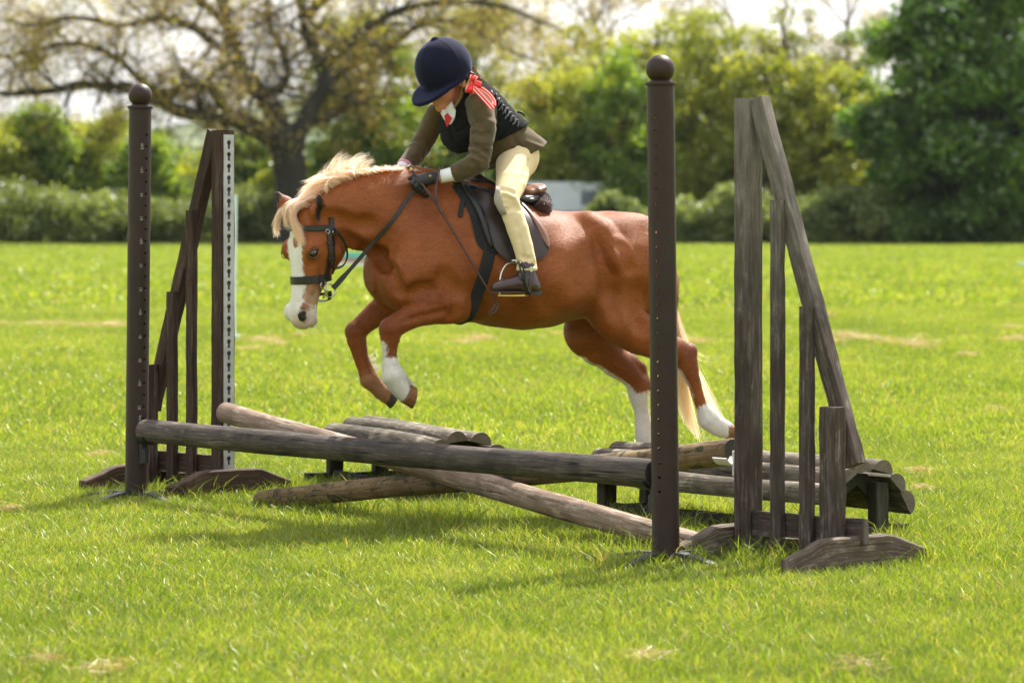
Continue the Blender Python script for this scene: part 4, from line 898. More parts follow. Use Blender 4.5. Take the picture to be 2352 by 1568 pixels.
# soft hollows
G.ell(Lp(1372, 610, .335), (.10, .085, .13), .06, sub=True); G.cone(L1(640, 640, .165), L1(960, 820, .20), .05, .05, .05, sub=True)
G.cone(Lp(1040, 560, .30), Lp(1010, 700, .27), .05, .05, .05, sub=True)
z1 = lambda *a: [Z1(*q) for q in a]
z4 = lambda *a: [Z4(*q) for q in a]
z5 = lambda *a: [Z5(*q) for q in a]
G.crease(z1((560, 575), (640, 610), (760, 645), (900, 640)), 0.0054, .04, .03); G.crease(z1((650, 715), (760, 800), (900, 862), (965, 880)), 0.0068, .030, .025); G.crease(z1((960, 870), (1010, 970), (1062, 1080), (1095, 1170)), 0.0109, .030, .022)
G.crease(z4((860, 235), (915, 190), (1060, 185)), 0.0095, .03, .022); G.crease(z4((790, 505), (900, 478), (1050, 440), (1240, 405)), 0.0041, .018, .012); G.crease(z4((1300, 330), (1312, 420), (1262, 480)), 0.0054, .025, .015); G.crease(z4((1180, 60), (1240, 150), (1300, 230)), 0.0034, .04, .03)
G.crease(z5((505, 220), (528, 350), (545, 480), (560, 600), (592, 745)), 0.0068, .035, .03); G.crease(z5((440, 140), (545, 225), (620, 320), (660, 400)), 0.0020, .03, .04, True); G.crease(z5((655, 280), (680, 360), (700, 450)), 0.0027, .03, .03); G.crease(z5((705, 560), (722, 700), (770, 800)), 0.0041, .05, .03)
G.crease(z4((690, 700), (684, 790), (680, 880)), 0.0027, .008, .005); G.crease(z1((625, 745), (655, 860), (628, 975)), 0.0034, .018, .012)
X, Y_, Z_ = G.grid(); bm_ = np.zeros_like(X); mr = np.random.default_rng(12)
for _ in range(9):
    k_ = mr.normal(size=3); k_ *= mr.uniform(22, 60)/np.linalg.norm(k_); bm_ += np.sin(k_[0]*X+k_[1]*Y_+k_[2]*Z_+mr.uniform(0, 6.28)).astype(np.float32)
G.F += .0014*bm_*np.clip((X+1.2)*2, 0, 1)*np.clip((.62-X)*6, 0, 1); del X, Y_, Z_, bm_
PV, PF = G.mesh(2)
# which parts are white, pale or dark: fields measured on the pony itself
def dseg(P, a, b):
    a = np.asarray(a); b = np.asarray(b); t = np.clip(((P-a)@(b-a))/np.dot(b-a, b-a), 0, 1); return np.linalg.norm(P-a-t[:, None]*(b-a), axis=1)
def dchain(P, pts): return np.min([dseg(P, pts[i], pts[i+1]) for i in range(len(pts)-1)], axis=0)
hd = PV-HO; ht = hd@dn; hx = hd@fn; hy = hd@ln
ishead = (ht > -.06) & (hx > -.24) & (ht < .52) & (PV[:, 2] > .75) & (np.abs(hy) < .14) & (hx < .1)
zb = np.interp(ht, [.078, .095, .12, .18, .24, .285, .31, .36, .40, .44, .5], [-.03, .025, .048, .050, .046, .046, .047, .040, .050, .078, .09]); zc = np.interp(ht, [.1, .28, .4], [-.010, -.006, 0])
blaze = np.where(ishead, np.minimum(zb-np.abs(hy-zc), .05+hx+np.clip((ht-.37)*1.2, 0, .12)), -1)
for (t_, y_, r_) in ((.136, .004, .0145), (.148, .006, .0145), (.118, -.045, .007), (.165, -.064, .015), (.19, -.066, .017), (.215, -.064, .012)):
    blaze = np.minimum(blaze, np.where(ishead, np.hypot((ht-t_)*.8, hy-y_)-r_, 1))
nf, ff, nh, fh = (LEGS[k][0] for k in ('nf', 'ff', 'nh', 'fh'))
low = PV[:, 2] < .80
wh = blaze
wh = np.maximum(wh, np.where(low, .058-dchain(PV, [nf[8]*.5+nf[9]*.5, nf[9], nf[10], nf[11]]), -1))
fr = L4(556, 760, .14); wh = np.maximum(wh, np.where(low, .024-dchain(PV, [fr, L4(552, 860, .14), L4(560, 960, .14)]), -1))
wh = np.maximum(wh, np.where(low, .055-dchain(PV, [nh[9]*.75+nh[8]*.25, nh[10], nh[11]]), -1))
wh = np.maximum(wh, np.where(low, .020-dchain(PV, [L5(1000, 1090, .15), L5(1040, 1180, .15), L5(1065, 1240, .15)]), -1))
wh = np.maximum(wh, np.where(low & (PV[:, 1] < 0), .075-dchain(PV, [fh[7]+[0, 0, .008], fh[8], fh[11]]), -1))
wh = np.maximum(wh, np.where(low & (PV[:, 1] < 0), .040-dchain(PV, [L5(690, 1240, -.13), L5(600, 1165, -.13), L5(480, 1060, -.13), L5(400, 990, -.13)])-.02*np.clip((PV[:, 2]-.55)/.1, 0, 1), -1))
pale = np.maximum(.05-dchain(PV, [L5(330, 765, .05), L5(440, 725, .09), L5(530, 700, .13)]), -1)
pale = np.maximum(pale, np.where(PV[:, 1] < -.03, .03-dchain(PV, [ff[8], ff[9], ff[10]]), -1))
pale = np.maximum(pale, np.where(ishead, .05-dseg(PV, HD(.36, -.06, .04), HD(.40, -.07, .04)), -1)); pale = np.maximum(pale, np.where(ishead, .035-dseg(PV, HD(.44, -.09, 0), HD(.47, -.05, 0)), -1))
dark = np.where(ishead, .022-np.linalg.norm((PV-HD(.437, .004, .056))/np.array([1, 1, 1.2]), axis=1), -1)
for s_ in (1, -1): dark = np.maximum(dark, np.where(ishead, .012-np.linalg.norm(PV-HD(.420, -.004, .054*s_), axis=1), -1))
for E, op in ((E1, .55*fn+.85*ln), (E2, .8*fn-.35*ln)): dark = np.maximum(dark, .0165-dchain(PV, [E[0]*.6+E[1]*.4+nrm(op)*.012, E[1]+nrm(op)*.008, E[2]*.7+E[1]*.3+nrm(op)*.003]))
pink = np.where(ishead, .05-np.linalg.norm((PV-HD(.455, -.03, .02)), axis=1), -1)
deep = np.zeros(len(PV))                                                     # redder, darker hair on knees, hocks
for c_ in (nf[4], ff[3], nh[5], fh[5]): deep = np.maximum(deep, 1-np.linalg.norm(PV-c_, axis=1)/.13)
def coat_mat():
    m, t, o = new_mat('chestnut_coat'); A = {k: attr(t, k).outputs['Fac'] for k in ('white', 'pale', 'dark', 'pink', 'deep')}
    v = coords(t, 'Object'); hairv = coords(t, 'Object', (70, 240, 130)); rnd_ = attr(t, 'hair_tone').outputs['Fac']; n1 = math_(t, 'ADD', noise(t, hairv, 1.6, 3, .7, .6), math_(t, 'MULTIPLY', rnd_, .45)); n2 = noise(t, v, 5, 4, .6); n3 = noise(t, coords(t, 'Object', (60, 90, 60)), 1.3, 4, .7)
    n4 = noise(t, coords(t, 'Object', (16, 80, 60)), 1.5, 4, .75, .8); f = math_(t, 'ADD', math_(t, 'MULTIPLY', n2, .40), math_(t, 'ADD', math_(t, 'MULTIPLY', n1, .30), math_(t, 'MULTIPLY', n4, .30)))
    c = ramp(t, f, [(.34, (.150, .032, .005)), (.5, (.255, .066, .011)), (.66, (.365, .118, .027))])
    c = mixc(t, math_(t, 'MULTIPLY', A['deep'], .55, clamp=True), c, (.10, .022, .006))
    def edge(a, w, amp=.018): return ramp(t, math_(t, 'ADD', math_(t, 'ADD', a, .5), math_(t, 'MULTIPLY', math_(t, 'SUBTRACT', n3, .5), amp)), [(.5-w, (0, 0, 0)), (.5+w, (1, 1, 1))])
    c = mixc(t, math_(t, 'MULTIPLY', edge(A['pale'], .03, .02), .75), c, (.44, .30, .18))
    wc = ramp(t, f, [(.35, (.60, .56, .50)), (.65, (.80, .77, .72))]); wc = mixc(t, math_(t, 'MULTIPLY', edge(A['pink'], .02), .65), wc, (.60, .38, .32))
    c = mixc(t, edge(A['white'], .004, .026), c, wc); c = mixc(t, edge(A['dark'], .004, .006), c, (.018, .014, .013))
    b = bsdf(t, o, c, .5, bump(t, math_(t, 'ADD', n1, n4), .35, .005), spec=.30, sheen=.06, sheen_rough=.45, sheen_tint=(1, .7, .45))
    return m
coat = coat_mat()
AT = {'white': wh, 'pale': pale, 'dark': dark, 'pink': pink, 'deep': np.clip(deep, 0, 1)}
body = mesh_obj('body', PV, PF, coat, pony, True, attrs={k: np.clip(a, -.3, .3) if k != 'deep' else a for k, a in AT.items()}, base=PB)
def coat_hair(n, seed):
    r = np.random.default_rng(seed); me = body.data; N = np.empty(len(PV)*3, np.float32); me.vertices.foreach_get('normal', N); N = N.reshape(-1, 3)
    k = r.integers(0, len(PV), n); nn = N[k]; p = PV[k]+r.normal(0, .004, (n, 3)); p -= nn*np.sum((p-PV[k])*nn, 1)[:, None]
    x = PV[k]; fl = np.stack([np.full(n, -1.), np.zeros(n), -.45+0*x[:, 2]], 1); lg = x[:, 2] < .70; fl[lg] = (-.25, 0, -1); hdm = ishead[k]; fl[hdm] = (.05, 0, -1); nk = (x[:, 0] > .25) & ~hdm & ~lg; fl[nk] = (-.8, 0, -.55)
    fl += r.normal(0, .28, (n, 3)); fl -= nn*np.sum(fl*nn, 1)[:, None]; fl /= np.linalg.norm(fl, axis=1)[:, None]+1e-9
    L = r.uniform(.007, .014, n)*np.where(lg, 1.25, 1)*np.where(hdm, .6, 1); sd_ = np.cross(nn, fl); w = (r.uniform(.0005, .0011, n))[:, None]
    V = np.stack([p+sd_*w-nn*.0008, p-sd_*w-nn*.0008, p+fl*L[:, None]+nn*(L*r.uniform(.05, .22, n))[:, None]], 1)
    at_ = {q: np.repeat(np.clip(v_[k], -.3, .3), 3) for q, v_ in AT.items()}; at_['hair_tone'] = np.repeat(r.normal(0, .16, n), 3)
    o = mesh_obj('coat_hair', V.reshape(-1, 3), np.arange(n*3).reshape(-1, 3), coat, body, True, attrs=at_, base=PB); o.data.normals_split_custom_set_from_vertices(np.repeat(nn, 3, 0)); o['kind'] = 'stuff'; return o
coat_hair(300000, 3)
BV = BVHTree.FromPolygons([tuple(p) for p in toW(PV)], PF.tolist())
CAMP = Vector((0, 0, CAMH))
def cast(px, py, off=0.):
    """the point of the pony's skin seen at a picture position (in pony axes), lifted by off"""
    d = Vector(at(px, py, 14.))-CAMP; h = BV.ray_cast(CAMP, d.normalized())
    if h[0] is None: return None
    return toL(np.array(h[0])+np.array(h[1])*off)
def castl(o, d, off=0.):
    """ray in pony axes"""
    w0 = Vector(toW(o)); w1 = Vector(toW(np.asarray(o)+np.asarray(d))); h = BV.ray_cast(w0, (w1-w0).normalized())
    if h[0] is None: return None
    n = np.array(h[1]); n = n if np.dot(n, np.array(w1-w0)) < 0 else -n
    return toL(np.array(h[0])+n*off)
# eyes
eyem = plain('dark_glossy_eye', (.012, .009, .008), .06, .2, 20, .0, spec=.8, coat=1.)
lidm = plain('dark_eyelid', (.075, .032, .018), .6, .3, 60)
for s_ in (1, -1):
    c = HD(.184, -.028, .0735*s_); mb = MB(); a = np.linspace(0, 2*np.pi, 20, endpoint=False); ef = nrm(fn+.25*dn); ed = nrm(dn-.25*fn)
    mb.loft([[c+ed*(.0225*math.cos(t)*math.cos(q))+ef*(.0275*math.cos(t)*math.sin(q))+ln*s_*.0245*math.sin(t) for q in a] for t in np.linspace(-1.5, 1.55, 12)], caps=False)
    e = mb.build('eye', eyem, pony, True, base=PB)
    for up_, th_, hh in ((1, .0046, .0150), (-1, .0024, .0195)):
        qs = np.linspace(R(-8), R(188), 14); pts = [c+ed*(-up_*hh*math.sin(q)+.002)-ef*(.0275*math.cos(q))+ln*s_*(.0130+.0100*math.sin(q)) for q in qs]
        mb = MB(); mb.tube(pts, [th_*(.35+.65*max(0, math.sin(q))) for q in qs], 8); mb.build('eyelid', lidm, e, True, base=PB)
# hooves
hoofm = wood('striped_hoof_horn', (.10, .045, .015), (.30, .13, .04), (.42, .22, .08), .3, rough=.5, crack=.1); hoofd = plain('black_hoof_horn', (.03, .025, .022), .55, .3, 40)
def hoof(conv, w, c1, m1, c2, m2, lat, mat):
    p1 = conv(*c1, w); p2 = conv(*c2, w); a1 = conv(c1[0]+m1[0], c1[1]+m1[1], w)-p1; a2 = conv(c2[0]+m2[0], c2[1]+m2[1], w)-p2; W_ = np.array([0, 1., 0]); a = np.linspace(0, 2*np.pi, 24, endpoint=False); rg = []
    for t in (-.12, 0, .25, .5, .75, .95, 1.0, 1.0):
        k = 1-.06*(t >= 1); k = .25 if len(rg) == 7 else k; p = p1+(p2-p1)*t; A = a1+(a2-a1)*t; l = lat*(.86+.14*t); rg.append([p+k*(A*math.cos(q)+W_*l*math.sin(q)*(1-.12*math.cos(q))) for q in a])
    mb = MB(); mb.loft(rg); smooth_angle(mb.build('hoof', mat, pony, base=PB), 45)
hoof(L4, .14, (812, 1252), (-52, 92), (888, 1300), (-22, 112), .036, hoofm)
hoof(L4, -.12, (612, 1268), (-45, 62), (680, 1330), (-40, 80), .034, hoofd)
hoof(L5, .15, (1300, 1450), (-14, 48), (1352, 1478), (0, 54), .033, hoofm)
hoof(L5, -.13, (855, 1755), (-38, 38), (885, 1830), (-55, 25), .034, hoofd)
PB_ = PB
# hair strands
def strands(name, ctrl, r0, mat, parent, base, seed=0, r1=.15, n=9, k=2):
    """ctrl: (m,4,3) bezier control points"""
    C = np.asarray(ctrl, float); m = len(C); t = np.linspace(0, 1, n)[None, :, None]; P = (1-t)**3*C[:, None, 0]+3*(1-t)**2*t*C[:, None, 1]+3*(1-t)*t*t*C[:, None, 2]+t**3*C[:, None, 3]
    T = np.gradient(P, axis=1); T /= np.linalg.norm(T, axis=2)[..., None]+1e-9; ref = np.array([.3, .8, .5]); X = np.cross(T, ref); X /= np.linalg.norm(X, axis=2)[..., None]+1e-9; Y_ = np.cross(T, X)
    rr = (np.broadcast_to(np.asarray(r0, float), (m,))[:, None]*(1-(1-r1)*np.linspace(0, 1, n)[None]**1.5))[..., None]; a = np.arange(k)*2*np.pi/k; ph_ = np.random.default_rng(seed+50).uniform(0, 3.14, m)[:, None, None]; X, Y_ = np.cos(ph_)*X+np.sin(ph_)*Y_, -np.sin(ph_)*X+np.cos(ph_)*Y_
    V = np.stack([P+rr*(math.cos(q)*X+math.sin(q)*Y_) for q in a], 2).reshape(-1, 3); b = np.arange(m)[:, None, None, None]*n*k; i = np.arange(n-1)[None, :, None, None]*k; j = np.arange(k)
    Q = np.stack([j, (j+1)%k, (j+1)%k+k, j+k], -1)[None, None]; Q = Q[:, :, :1] if k == 2 else Q; F = (b+i+Q).reshape(-1, 4)
    return mesh_obj(name, V, F, mat, parent, True, base=base, attrs={'rnd': np.repeat(np.random.default_rng(seed).random(m), n*k), 'along': np.tile(np.repeat(np.linspace(0, 1, n), k), m)})
def hair_mat(name, root, cols, trans=.35, rt=.20):
    m, t, o = new_mat(name); rnd = attr(t, 'rnd').outputs['Fac']; al = attr(t, 'along').outputs['Fac']; k = len(cols)
    c = ramp(t, rnd, [(.05+.9*i/(k-1), q) for i, q in enumerate(cols)]); c = mixc(t, ramp(t, al, [(rt*.1, (1, 1, 1)), (rt, (0, 0, 0))]), c, root)
    p = nd(t, 'ShaderNodeBsdfPrincipled', Roughness=.42); p.inputs['Specular IOR Level'].default_value = .4; t.links.new(c, p.inputs['Base Color']); tr = nd(t, 'ShaderNodeBsdfTranslucent'); t.links.new(c, tr.inputs['Color'])
    ms = nd(t, 'ShaderNodeMixShader'); ms.inputs[0].default_value = trans; t.links.new(p.outputs[0], ms.inputs[1]); t.links.new(tr.outputs[0], ms.inputs[2]); t.links.new(ms.outputs[0], o.inputs['Surface']); return m
flax = hair_mat('flaxen_mane_hair', (.58, .24, .09), [(.90, .66, .46), (.97, .83, .67), (1., .94, .85)], .68)
flax_t = hair_mat('pale_tail_hair', (.46, .19, .06), [(.86, .70, .42), (.95, .84, .60), (1., .92, .76)], .65, .62)
hr = np.random.default_rng(5)
def crest(u):     # root line of the mane, poll to withers, in picture terms of the close-up
    return np.interp(u, [0, .12, .3, .5, .7, .85, 1], [455, 545, 690, 840, 1000, 1150, 1340]), np.interp(u, [0, .12, .3, .5, .7, .85, 1], [470, 425, 330, 262, 218, 208, 222])
C = []; Rr = []
for lock in range(330):
    u0 = hr.random()**1.15*.98; kind = (hr.random() < .60) or u0 > .55; ja = hr.normal(0, 8); jl = hr.uniform(.6, 1.1); jc = hr.uniform(.3, 1.); jw = hr.normal(0, .018); jt = hr.normal(0, 16)
    for i in range(18):
        u = np.clip(u0+hr.normal(0, .012), 0, 1); x, y = crest(u); off = hr.uniform(-1, 1); wv = .028*off+.02*(1-u)+.004; root = L1(x+hr.normal(0, 4), y+abs(off)*16, wv)
        env = np.interp(u, [0, .15, .3, .45, .6, .75, 1], [.55, .80, .92, .75, .42, .22, .12]); l = 340*env*jl*hr.uniform(.85, 1.08); wn_ = .4*wv+jw+hr.normal(0, .004)+.012; f_ = hr.normal(0, 5)
        if kind:                                                             # thrown forward along the crest
            a = R(np.interp(u, [0, .3, .6, 1], [148, 150, 156, 150])+ja+hr.normal(0, 2)); dx, dy = math.cos(a), -math.sin(a)
            p1 = (x+dx*l*.25+6, y+dy*l*.60-14*env); p2 = (x+dx*l*.68, y+dy*l*.55+f_-20*env); p3 = (x+dx*l*1.02, y+dy*l*.40+l*np.interp(u, [0, .3, 1], [.36, .12, .05])+jt+f_)
        else:                                                                # lifted, tips blown back
            a = R(np.interp(u, [0, .3, .6], [120, 124, 130])+ja+hr.normal(0, 2)); dx, dy = math.cos(a), -math.sin(a)
            p1 = (x+dx*l*.38-12, y+dy*l*.32); p2 = (x+dx*l*.66, y+dy*l*.84+f_); p3 = (x+dx*l*.42+jc*l*.62, y+dy*l*1.0+jt+jc*18+f_)
        C.append((root, L1(*p1, wn_+.006), L1(*p2, wn_+.002), L1(*p3, wn_+hr.normal(-.008, .004)))); Rr.append(.00105*hr.uniform(.6, 1.3))
for i in range(260):                                                        # short upright hair near the withers
    u = hr.uniform(.62, 1); x, y = crest(u); root = L1(x, y, hr.normal(0, .012)); d = hr.normal(-8, 16); l = hr.uniform(14, 55); C.append((root, L1(x+d*.3, y-l*.4, root[1]), L1(x+d*.7, y-l*.7, root[1]), L1(x+d*1.6+8, y-l, root[1]+hr.normal(0, .01)))); Rr.append(.0012)
strands('mane', C, Rr, flax, pony, PB, 1)
C = []; Rr = []
for i in range(1500):                                                        # forelock
    side = hr.choice([-1, 0, 1], p=[.28, .22, .50]); root = HD(hr.uniform(-.025, .02), hr.uniform(-.085, -.03), hr.normal(.005, .028)); l = hr.uniform(.55, 1.05)**.8; j_ = lambda s: hr.normal(0, s, 3)
    if side < 0: m1 = HD(-.035, -.005, -.03); m2 = HD(.045*l, .045, -.085); e = HD(.118*l, .025, -.092+.02*hr.random())
    elif side == 0: m1 = HD(-.03, .02, .0); m2 = HD(.04*l, .045, -.02); e = HD(.09*l, .022, -.03+.03*hr.random())
    else: m1 = HD(-.03, .015, .02); m2 = HD(.055*l, .05, .000); e = HD(.150*l, .012, .036+.03*l*hr.random()+.018*l)
    C.append((root, m1+j_(.009), m2+j_(.009), e+j_(.007))); Rr.append(.0012*hr.uniform(.6, 1.2))
strands('forelock', C, Rr, flax, pony, PB, 2)
C = []; Rr = []
for i in range(1700):                                                        # tail
    q = hr.random(); root = Lp(1532+14*q+hr.normal(0, 3), 590+130*q, hr.normal(0, .022)); k = hr.random(); spread = hr.normal(0, 1)
    if k < .5: e = Lp(1583+spread*13, 965+spread*16+25*hr.random(), hr.normal(-.03, .03)); m2 = Lp(1552+spread*8, 850, hr.normal(-.02, .025))
    else: e = Lp(1648+spread*14, 945+spread*20+22*hr.random(), hr.normal(-.02, .04)); m2 = Lp(1578+spread*11, 850, hr.normal(0, .03))
    m1 = Lp(1541+spread*4, 730+20*q, hr.normal(0, .02)); C.append((root, m1, m2, e)); Rr.append(.0012*hr.uniform(.6, 1.2))
for i in range(14): C.append((Lp(1550, 720, 0), Lp(1560, 790, 0), Lp(1600+hr.normal(0, 10), 835, 0), Lp(1650+hr.normal(0, 25), 830+hr.normal(0, 14), hr.normal(0, .05)))); Rr.append(.0007)
strands('tail', C, Rr, flax_t, pony, PB, 3)
featm = hair_mat('white_feather_hair', (.72, .68, .62), [(.62, .57, .50), (.78, .74, .68)], .4)
C = []; Rr = []
for i in range(170):                                                        # feather behind the near fetlock, far fetlock
    x = hr.uniform(700, 800); y = 1000+ (x-700)*1.25+hr.normal(0, 14); root = L4(x, y, .14+hr.normal(0, .012)); l = hr.uniform(40, 130); C.append((root, L4(x+l*.35, y+l*.4, .14), L4(x+l*.75, y+l*.65, .14+hr.normal(0, .01)), L4(x+l*1.15, y+l*.55+hr.normal(0, 8), .14+hr.normal(0, .015)))); Rr.append(.0012)
for i in range(70):
    y = hr.uniform(860, 1040); x = np.interp(y, [860, 1040], [410, 500]); root = L4(x-8, y, -.12+hr.normal(0, .008)); l = hr.uniform(30, 90); C.append((root, L4(x+l*.3, y-4, -.12), L4(x+l*.6, y-l*.25, -.12), L4(x+l*.85, y-l*.7, -.12+hr.normal(0, .012)))); Rr.append(.0009)
strands('fetlock_hair', C[:170], Rr[:170], featm, pony, PB, 4); strands('fetlock_hair', C[170:], Rr[170:], featm, pony, PB, 5)

C = []; Rr = []
for i in range(46):                                                         # whiskers
    root = HD(hr.uniform(.40, .475), hr.uniform(-.095, -.01), hr.uniform(.01, .05)*hr.choice([-1, 1])); d = nrm(dn*hr.uniform(.2, .9)-fn*hr.uniform(-.1, .7)+ln*np.sign((root-HO)@ln)*.4); l = hr.uniform(.02, .05); C.append((root, root+d*l*.4, root+d*l*.7+[0, 0, -.002], root+d*l+[0, 0, -.006])); Rr.append(.0004)
strands('whiskers', C, Rr, featm, pony, PB, 11)['kind'] = 'stuff'

# ================================================================ tack
blk = plain('black_bridle_leather', (.013, .012, .013), .42, .35, 60, .25, .001, spec=.5); blk_web = plain('black_webbing', (.012, .012, .014), .8, .35, 120, .4, .001)
brl = plain('dark_brown_leather', (.030, .017, .013), .38, .3, 45, .2, .001); brl2 = plain('worn_brown_leather', (.20, .095, .06), .36, .35, 22, .25, .001)
steel = plain('stainless_steel', (.55, .53, .48), .22, .15, 30, .05, metal=1.); brass = plain('brass', (.60, .42, .14), .3, .2, 30, .05, metal=1.)
def spath(P, n):
    return smooth_path(P, n)
def resm(P, it=2):
    P = np.array(P, float)
    for _ in range(it): P[1:-1] = .25*P[:-2]+.5*P[1:-1]+.25*P[2:]
    return P
def strap_mb(mb, P, N, width, th, taper=None):
    P = np.asarray(P, float); N = np.asarray(N, float); T = np.gradient(P, axis=0); rg = []
    for i in range(len(P)):
        t = nrm(T[i]); nn = nrm(N[i]-t*np.dot(N[i], t)); wd = np.cross(t, nn); w = width if np.isscalar(width) else width[i]; b = th*.35
        rg.append([P[i]-wd*w/2+nn*0, P[i]+wd*w/2, P[i]+wd*w/2+nn*(th-b), P[i]+wd*(w/2-b)+nn*th, P[i]-wd*(w/2-b)+nn*th, P[i]-wd*w/2+nn*(th-b)])
    return mb.loft(rg)
def strap(name, P, N, width, th, mat, parent, base): return smooth_angle(strap_mb(MB(), P, N, width, th).build(name, mat, parent, base=base), 35)
def castn(px, py, off=0.):
    d = (Vector(at(px, py, 14.))-CAMP).normalized(); h = BV.ray_cast(CAMP, d)
    if h[0] is None: return None
    n = np.array(h[1])@MLn[:3, :3]; return toL(np.array(h[0]))+n*off, n
def strap_px(name, pts, width, th, mat, parent, base, off=.001, n=24, it=3):
    P = []; N = []
    for x, y in spath(np.array(pts), n):
        r = castn(x, y, off)
        if r is not None: P.append(r[0]); N.append(r[1])
    return strap(name, resm(P, it), resm(N, it+3), width, th, mat, parent, base)
def ring_pts(c, e1, e2, a0, a1, n, off=.001, Rr=.6):
    P = []; N = []
    for a in np.linspace(a0, a1, n):
        d = np.cos(a)*e1+np.sin(a)*e2; p = castl(c+d*Rr, -d)
        if p is None: continue
        P.append(p+d*off); N.append(d)
    return resm(P, 2), np.array(N)
def torus(mb, c, e1, e2, R_, r, a0=0, a1=2*np.pi, n=26, k=7):
    a = np.linspace(a0, a1, n); return mb.tube([c+R_*(math.cos(q)*e1+math.sin(q)*e2) for q in a], r, k)
BB = HD(.48, -.05, 0)
bridle = pthing('bridle', 'black leather bridle with wide noseband and reins on the pony head', 'bridle', BB)
e_f = nrm(fn+.10*dn); P, N = ring_pts(HD(.287, -.07, 0), e_f, ln, -np.pi, np.pi, 44, .002, .15); strap('noseband', P, N, .031, .0045, blk, bridle, BB)
P, N = ring_pts(HD(.088, -.09, 0), nrm(fn+.02*dn), ln, R(-108), R(100), 36, .004, .16); strap('browband', P, N, .022, .005, blk, bridle, BB)
P, N = ring_pts(HD(.10, -.115, 0), ln, -dn, R(-5), R(185), 30, .004, .14); strap('headpiece', P, N, .021, .004, blk, bridle, BB)
strap_px('cheekpiece', [Z1(562, 655), Z1(574, 760), Z1(578, 880), Z1(560, 980), Z1(532, 1085)], .0185, .005, blk, bridle, BB, .003)
strap_px('cheekpiece', [Z1(600, 720), Z1(608, 860), Z1(602, 960), Z1(590, 1062)], .009, .004, blk, bridle, BB, .003)
strap_px('cheek_keeper', [Z1(548, 775), Z1(575, 778), Z1(602, 776)], .012, .004, blk, bridle, BB, .008, 8, 1); strap_px('cheek_keeper', [Z1(550, 895), Z1(575, 898), Z1(600, 896)], .010, .004, blk, bridle, BB, .008, 8, 1)
strap_px('loose_strap_end', [Z1(565, 905), Z1(572, 930), Z1(586, 958)], .012, .003, blk, bridle, BB, .011, 8, 1)
tp = [HD(.092, -.118, .098), HD(.14, -.160, .102), HD(.195, -.190, .086), HD(.235, -.196, .05), HD(.245, -.19, 0), HD(.235, -.196, -.05), HD(.195, -.190, -.086), HD(.092, -.118, -.098)]
tp = spath(tp, 30); strap('throat_lash', tp, [p-HD(.15, -.10, 0) for p in tp], .013, .005, blk, bridle, BB)
for s_, nm in ((1, ''), (-1, '')):
    c1 = HD(.333, -.124, .064*s_); c2 = HD(.312, -.094, .062*s_)
    e1_, e2_ = nrm(fn*.8+dn*.6), nrm(dn*.8-fn*.6)
    mb = MB(); torus(mb, c1, fn, dn, .0255, .0032); mb.build('bit_ring', steel, bridle, True, base=BB)
    mb = MB(); torus(mb, c2, fn, dn, .0145, .0028); mb.build('bit_ring', steel, bridle, True, base=BB)
    mb = MB(); mb.tube([c2+dn*.01, (c1+c2)/2+ln*s_*.006+dn*.012, HD(.362, -.100, .05*s_)], [.006, .007, .004], 8); mb.build('bit_cheek', steel, bridle, True, base=BB)
mb = MB(); mb.tube([HD(.345, -.11, -.062), HD(.35, -.10, 0), HD(.345, -.11, .062)], .006, 8); mb.build('bit_mouthpiece', steel, bridle, True, base=BB)
strap('curb_strap', spath([HD(.335, -.12, .066), HD(.365, -.135, .045), HD(.372, -.14, 0), HD(.365, -.135, -.045), HD(.335, -.12, -.066)], 16), [(-.3, 0, -1)]*16, .016, .004, blk, bridle, BB)
def Z12(x, y): return 918.75+.08203*x, 349.1+.08203*y
mb = MB(); q = castn(*Z1(552, 690), .009); torus(mb, q[0], np.array([0, 0, 1.]), nrm(np.cross(q[1], (0, 0, 1))), .0085, .0016, n=14, k=5); mb.build('buckle', steel, bridle, True, base=BB)
q = castn(*Z1(600, 690), .009); mb = MB(); torus(mb, q[0], np.array([0, 0, 1.]), nrm(np.cross(q[1], (0, 0, 1))), .0075, .0015, n=14, k=5); mb.build('buckle', steel, bridle, True, base=BB)
HN = Lp(*Z12(520, 900), .125); HF = Lp(*Z1(1120, 215), -.11)
def clear(P, sgn, gap=.006):
    out = []
    for p in P:
        h = castl(np.array([p[0], sgn*.6, p[2]]), (0, -sgn, 0)); q = p.copy()
        if h is not None and sgn*h[1]+gap > sgn*q[1]: q[1] = h[1]+sgn*gap
        out.append(q)
    return resm(out, 4)
P = np.array([HD(.325, -.137, .066)+(HN-HD(.325, -.137, .066))*t for t in np.linspace(0, 1, 34)]); P[:, 2] -= .012*np.sin(np.linspace(0, np.pi, 34)); P = clear(P, 1)
strap('rein', P, [(0, 1, .25)]*34, np.interp(np.linspace(0, 1, 34), [0, .12, .16, 1], [.021, .021, .0155, .0145]), .0035, blk, bridle, BB)
P = np.array([HD(.325, -.137, -.066)+(HF-HD(.325, -.137, -.066))*t for t in np.linspace(0, 1, 34)]); P = clear(P, -1)
strap('rein', P, [(0, -1, .25)]*34, .015, .0035, blk, bridle, BB)

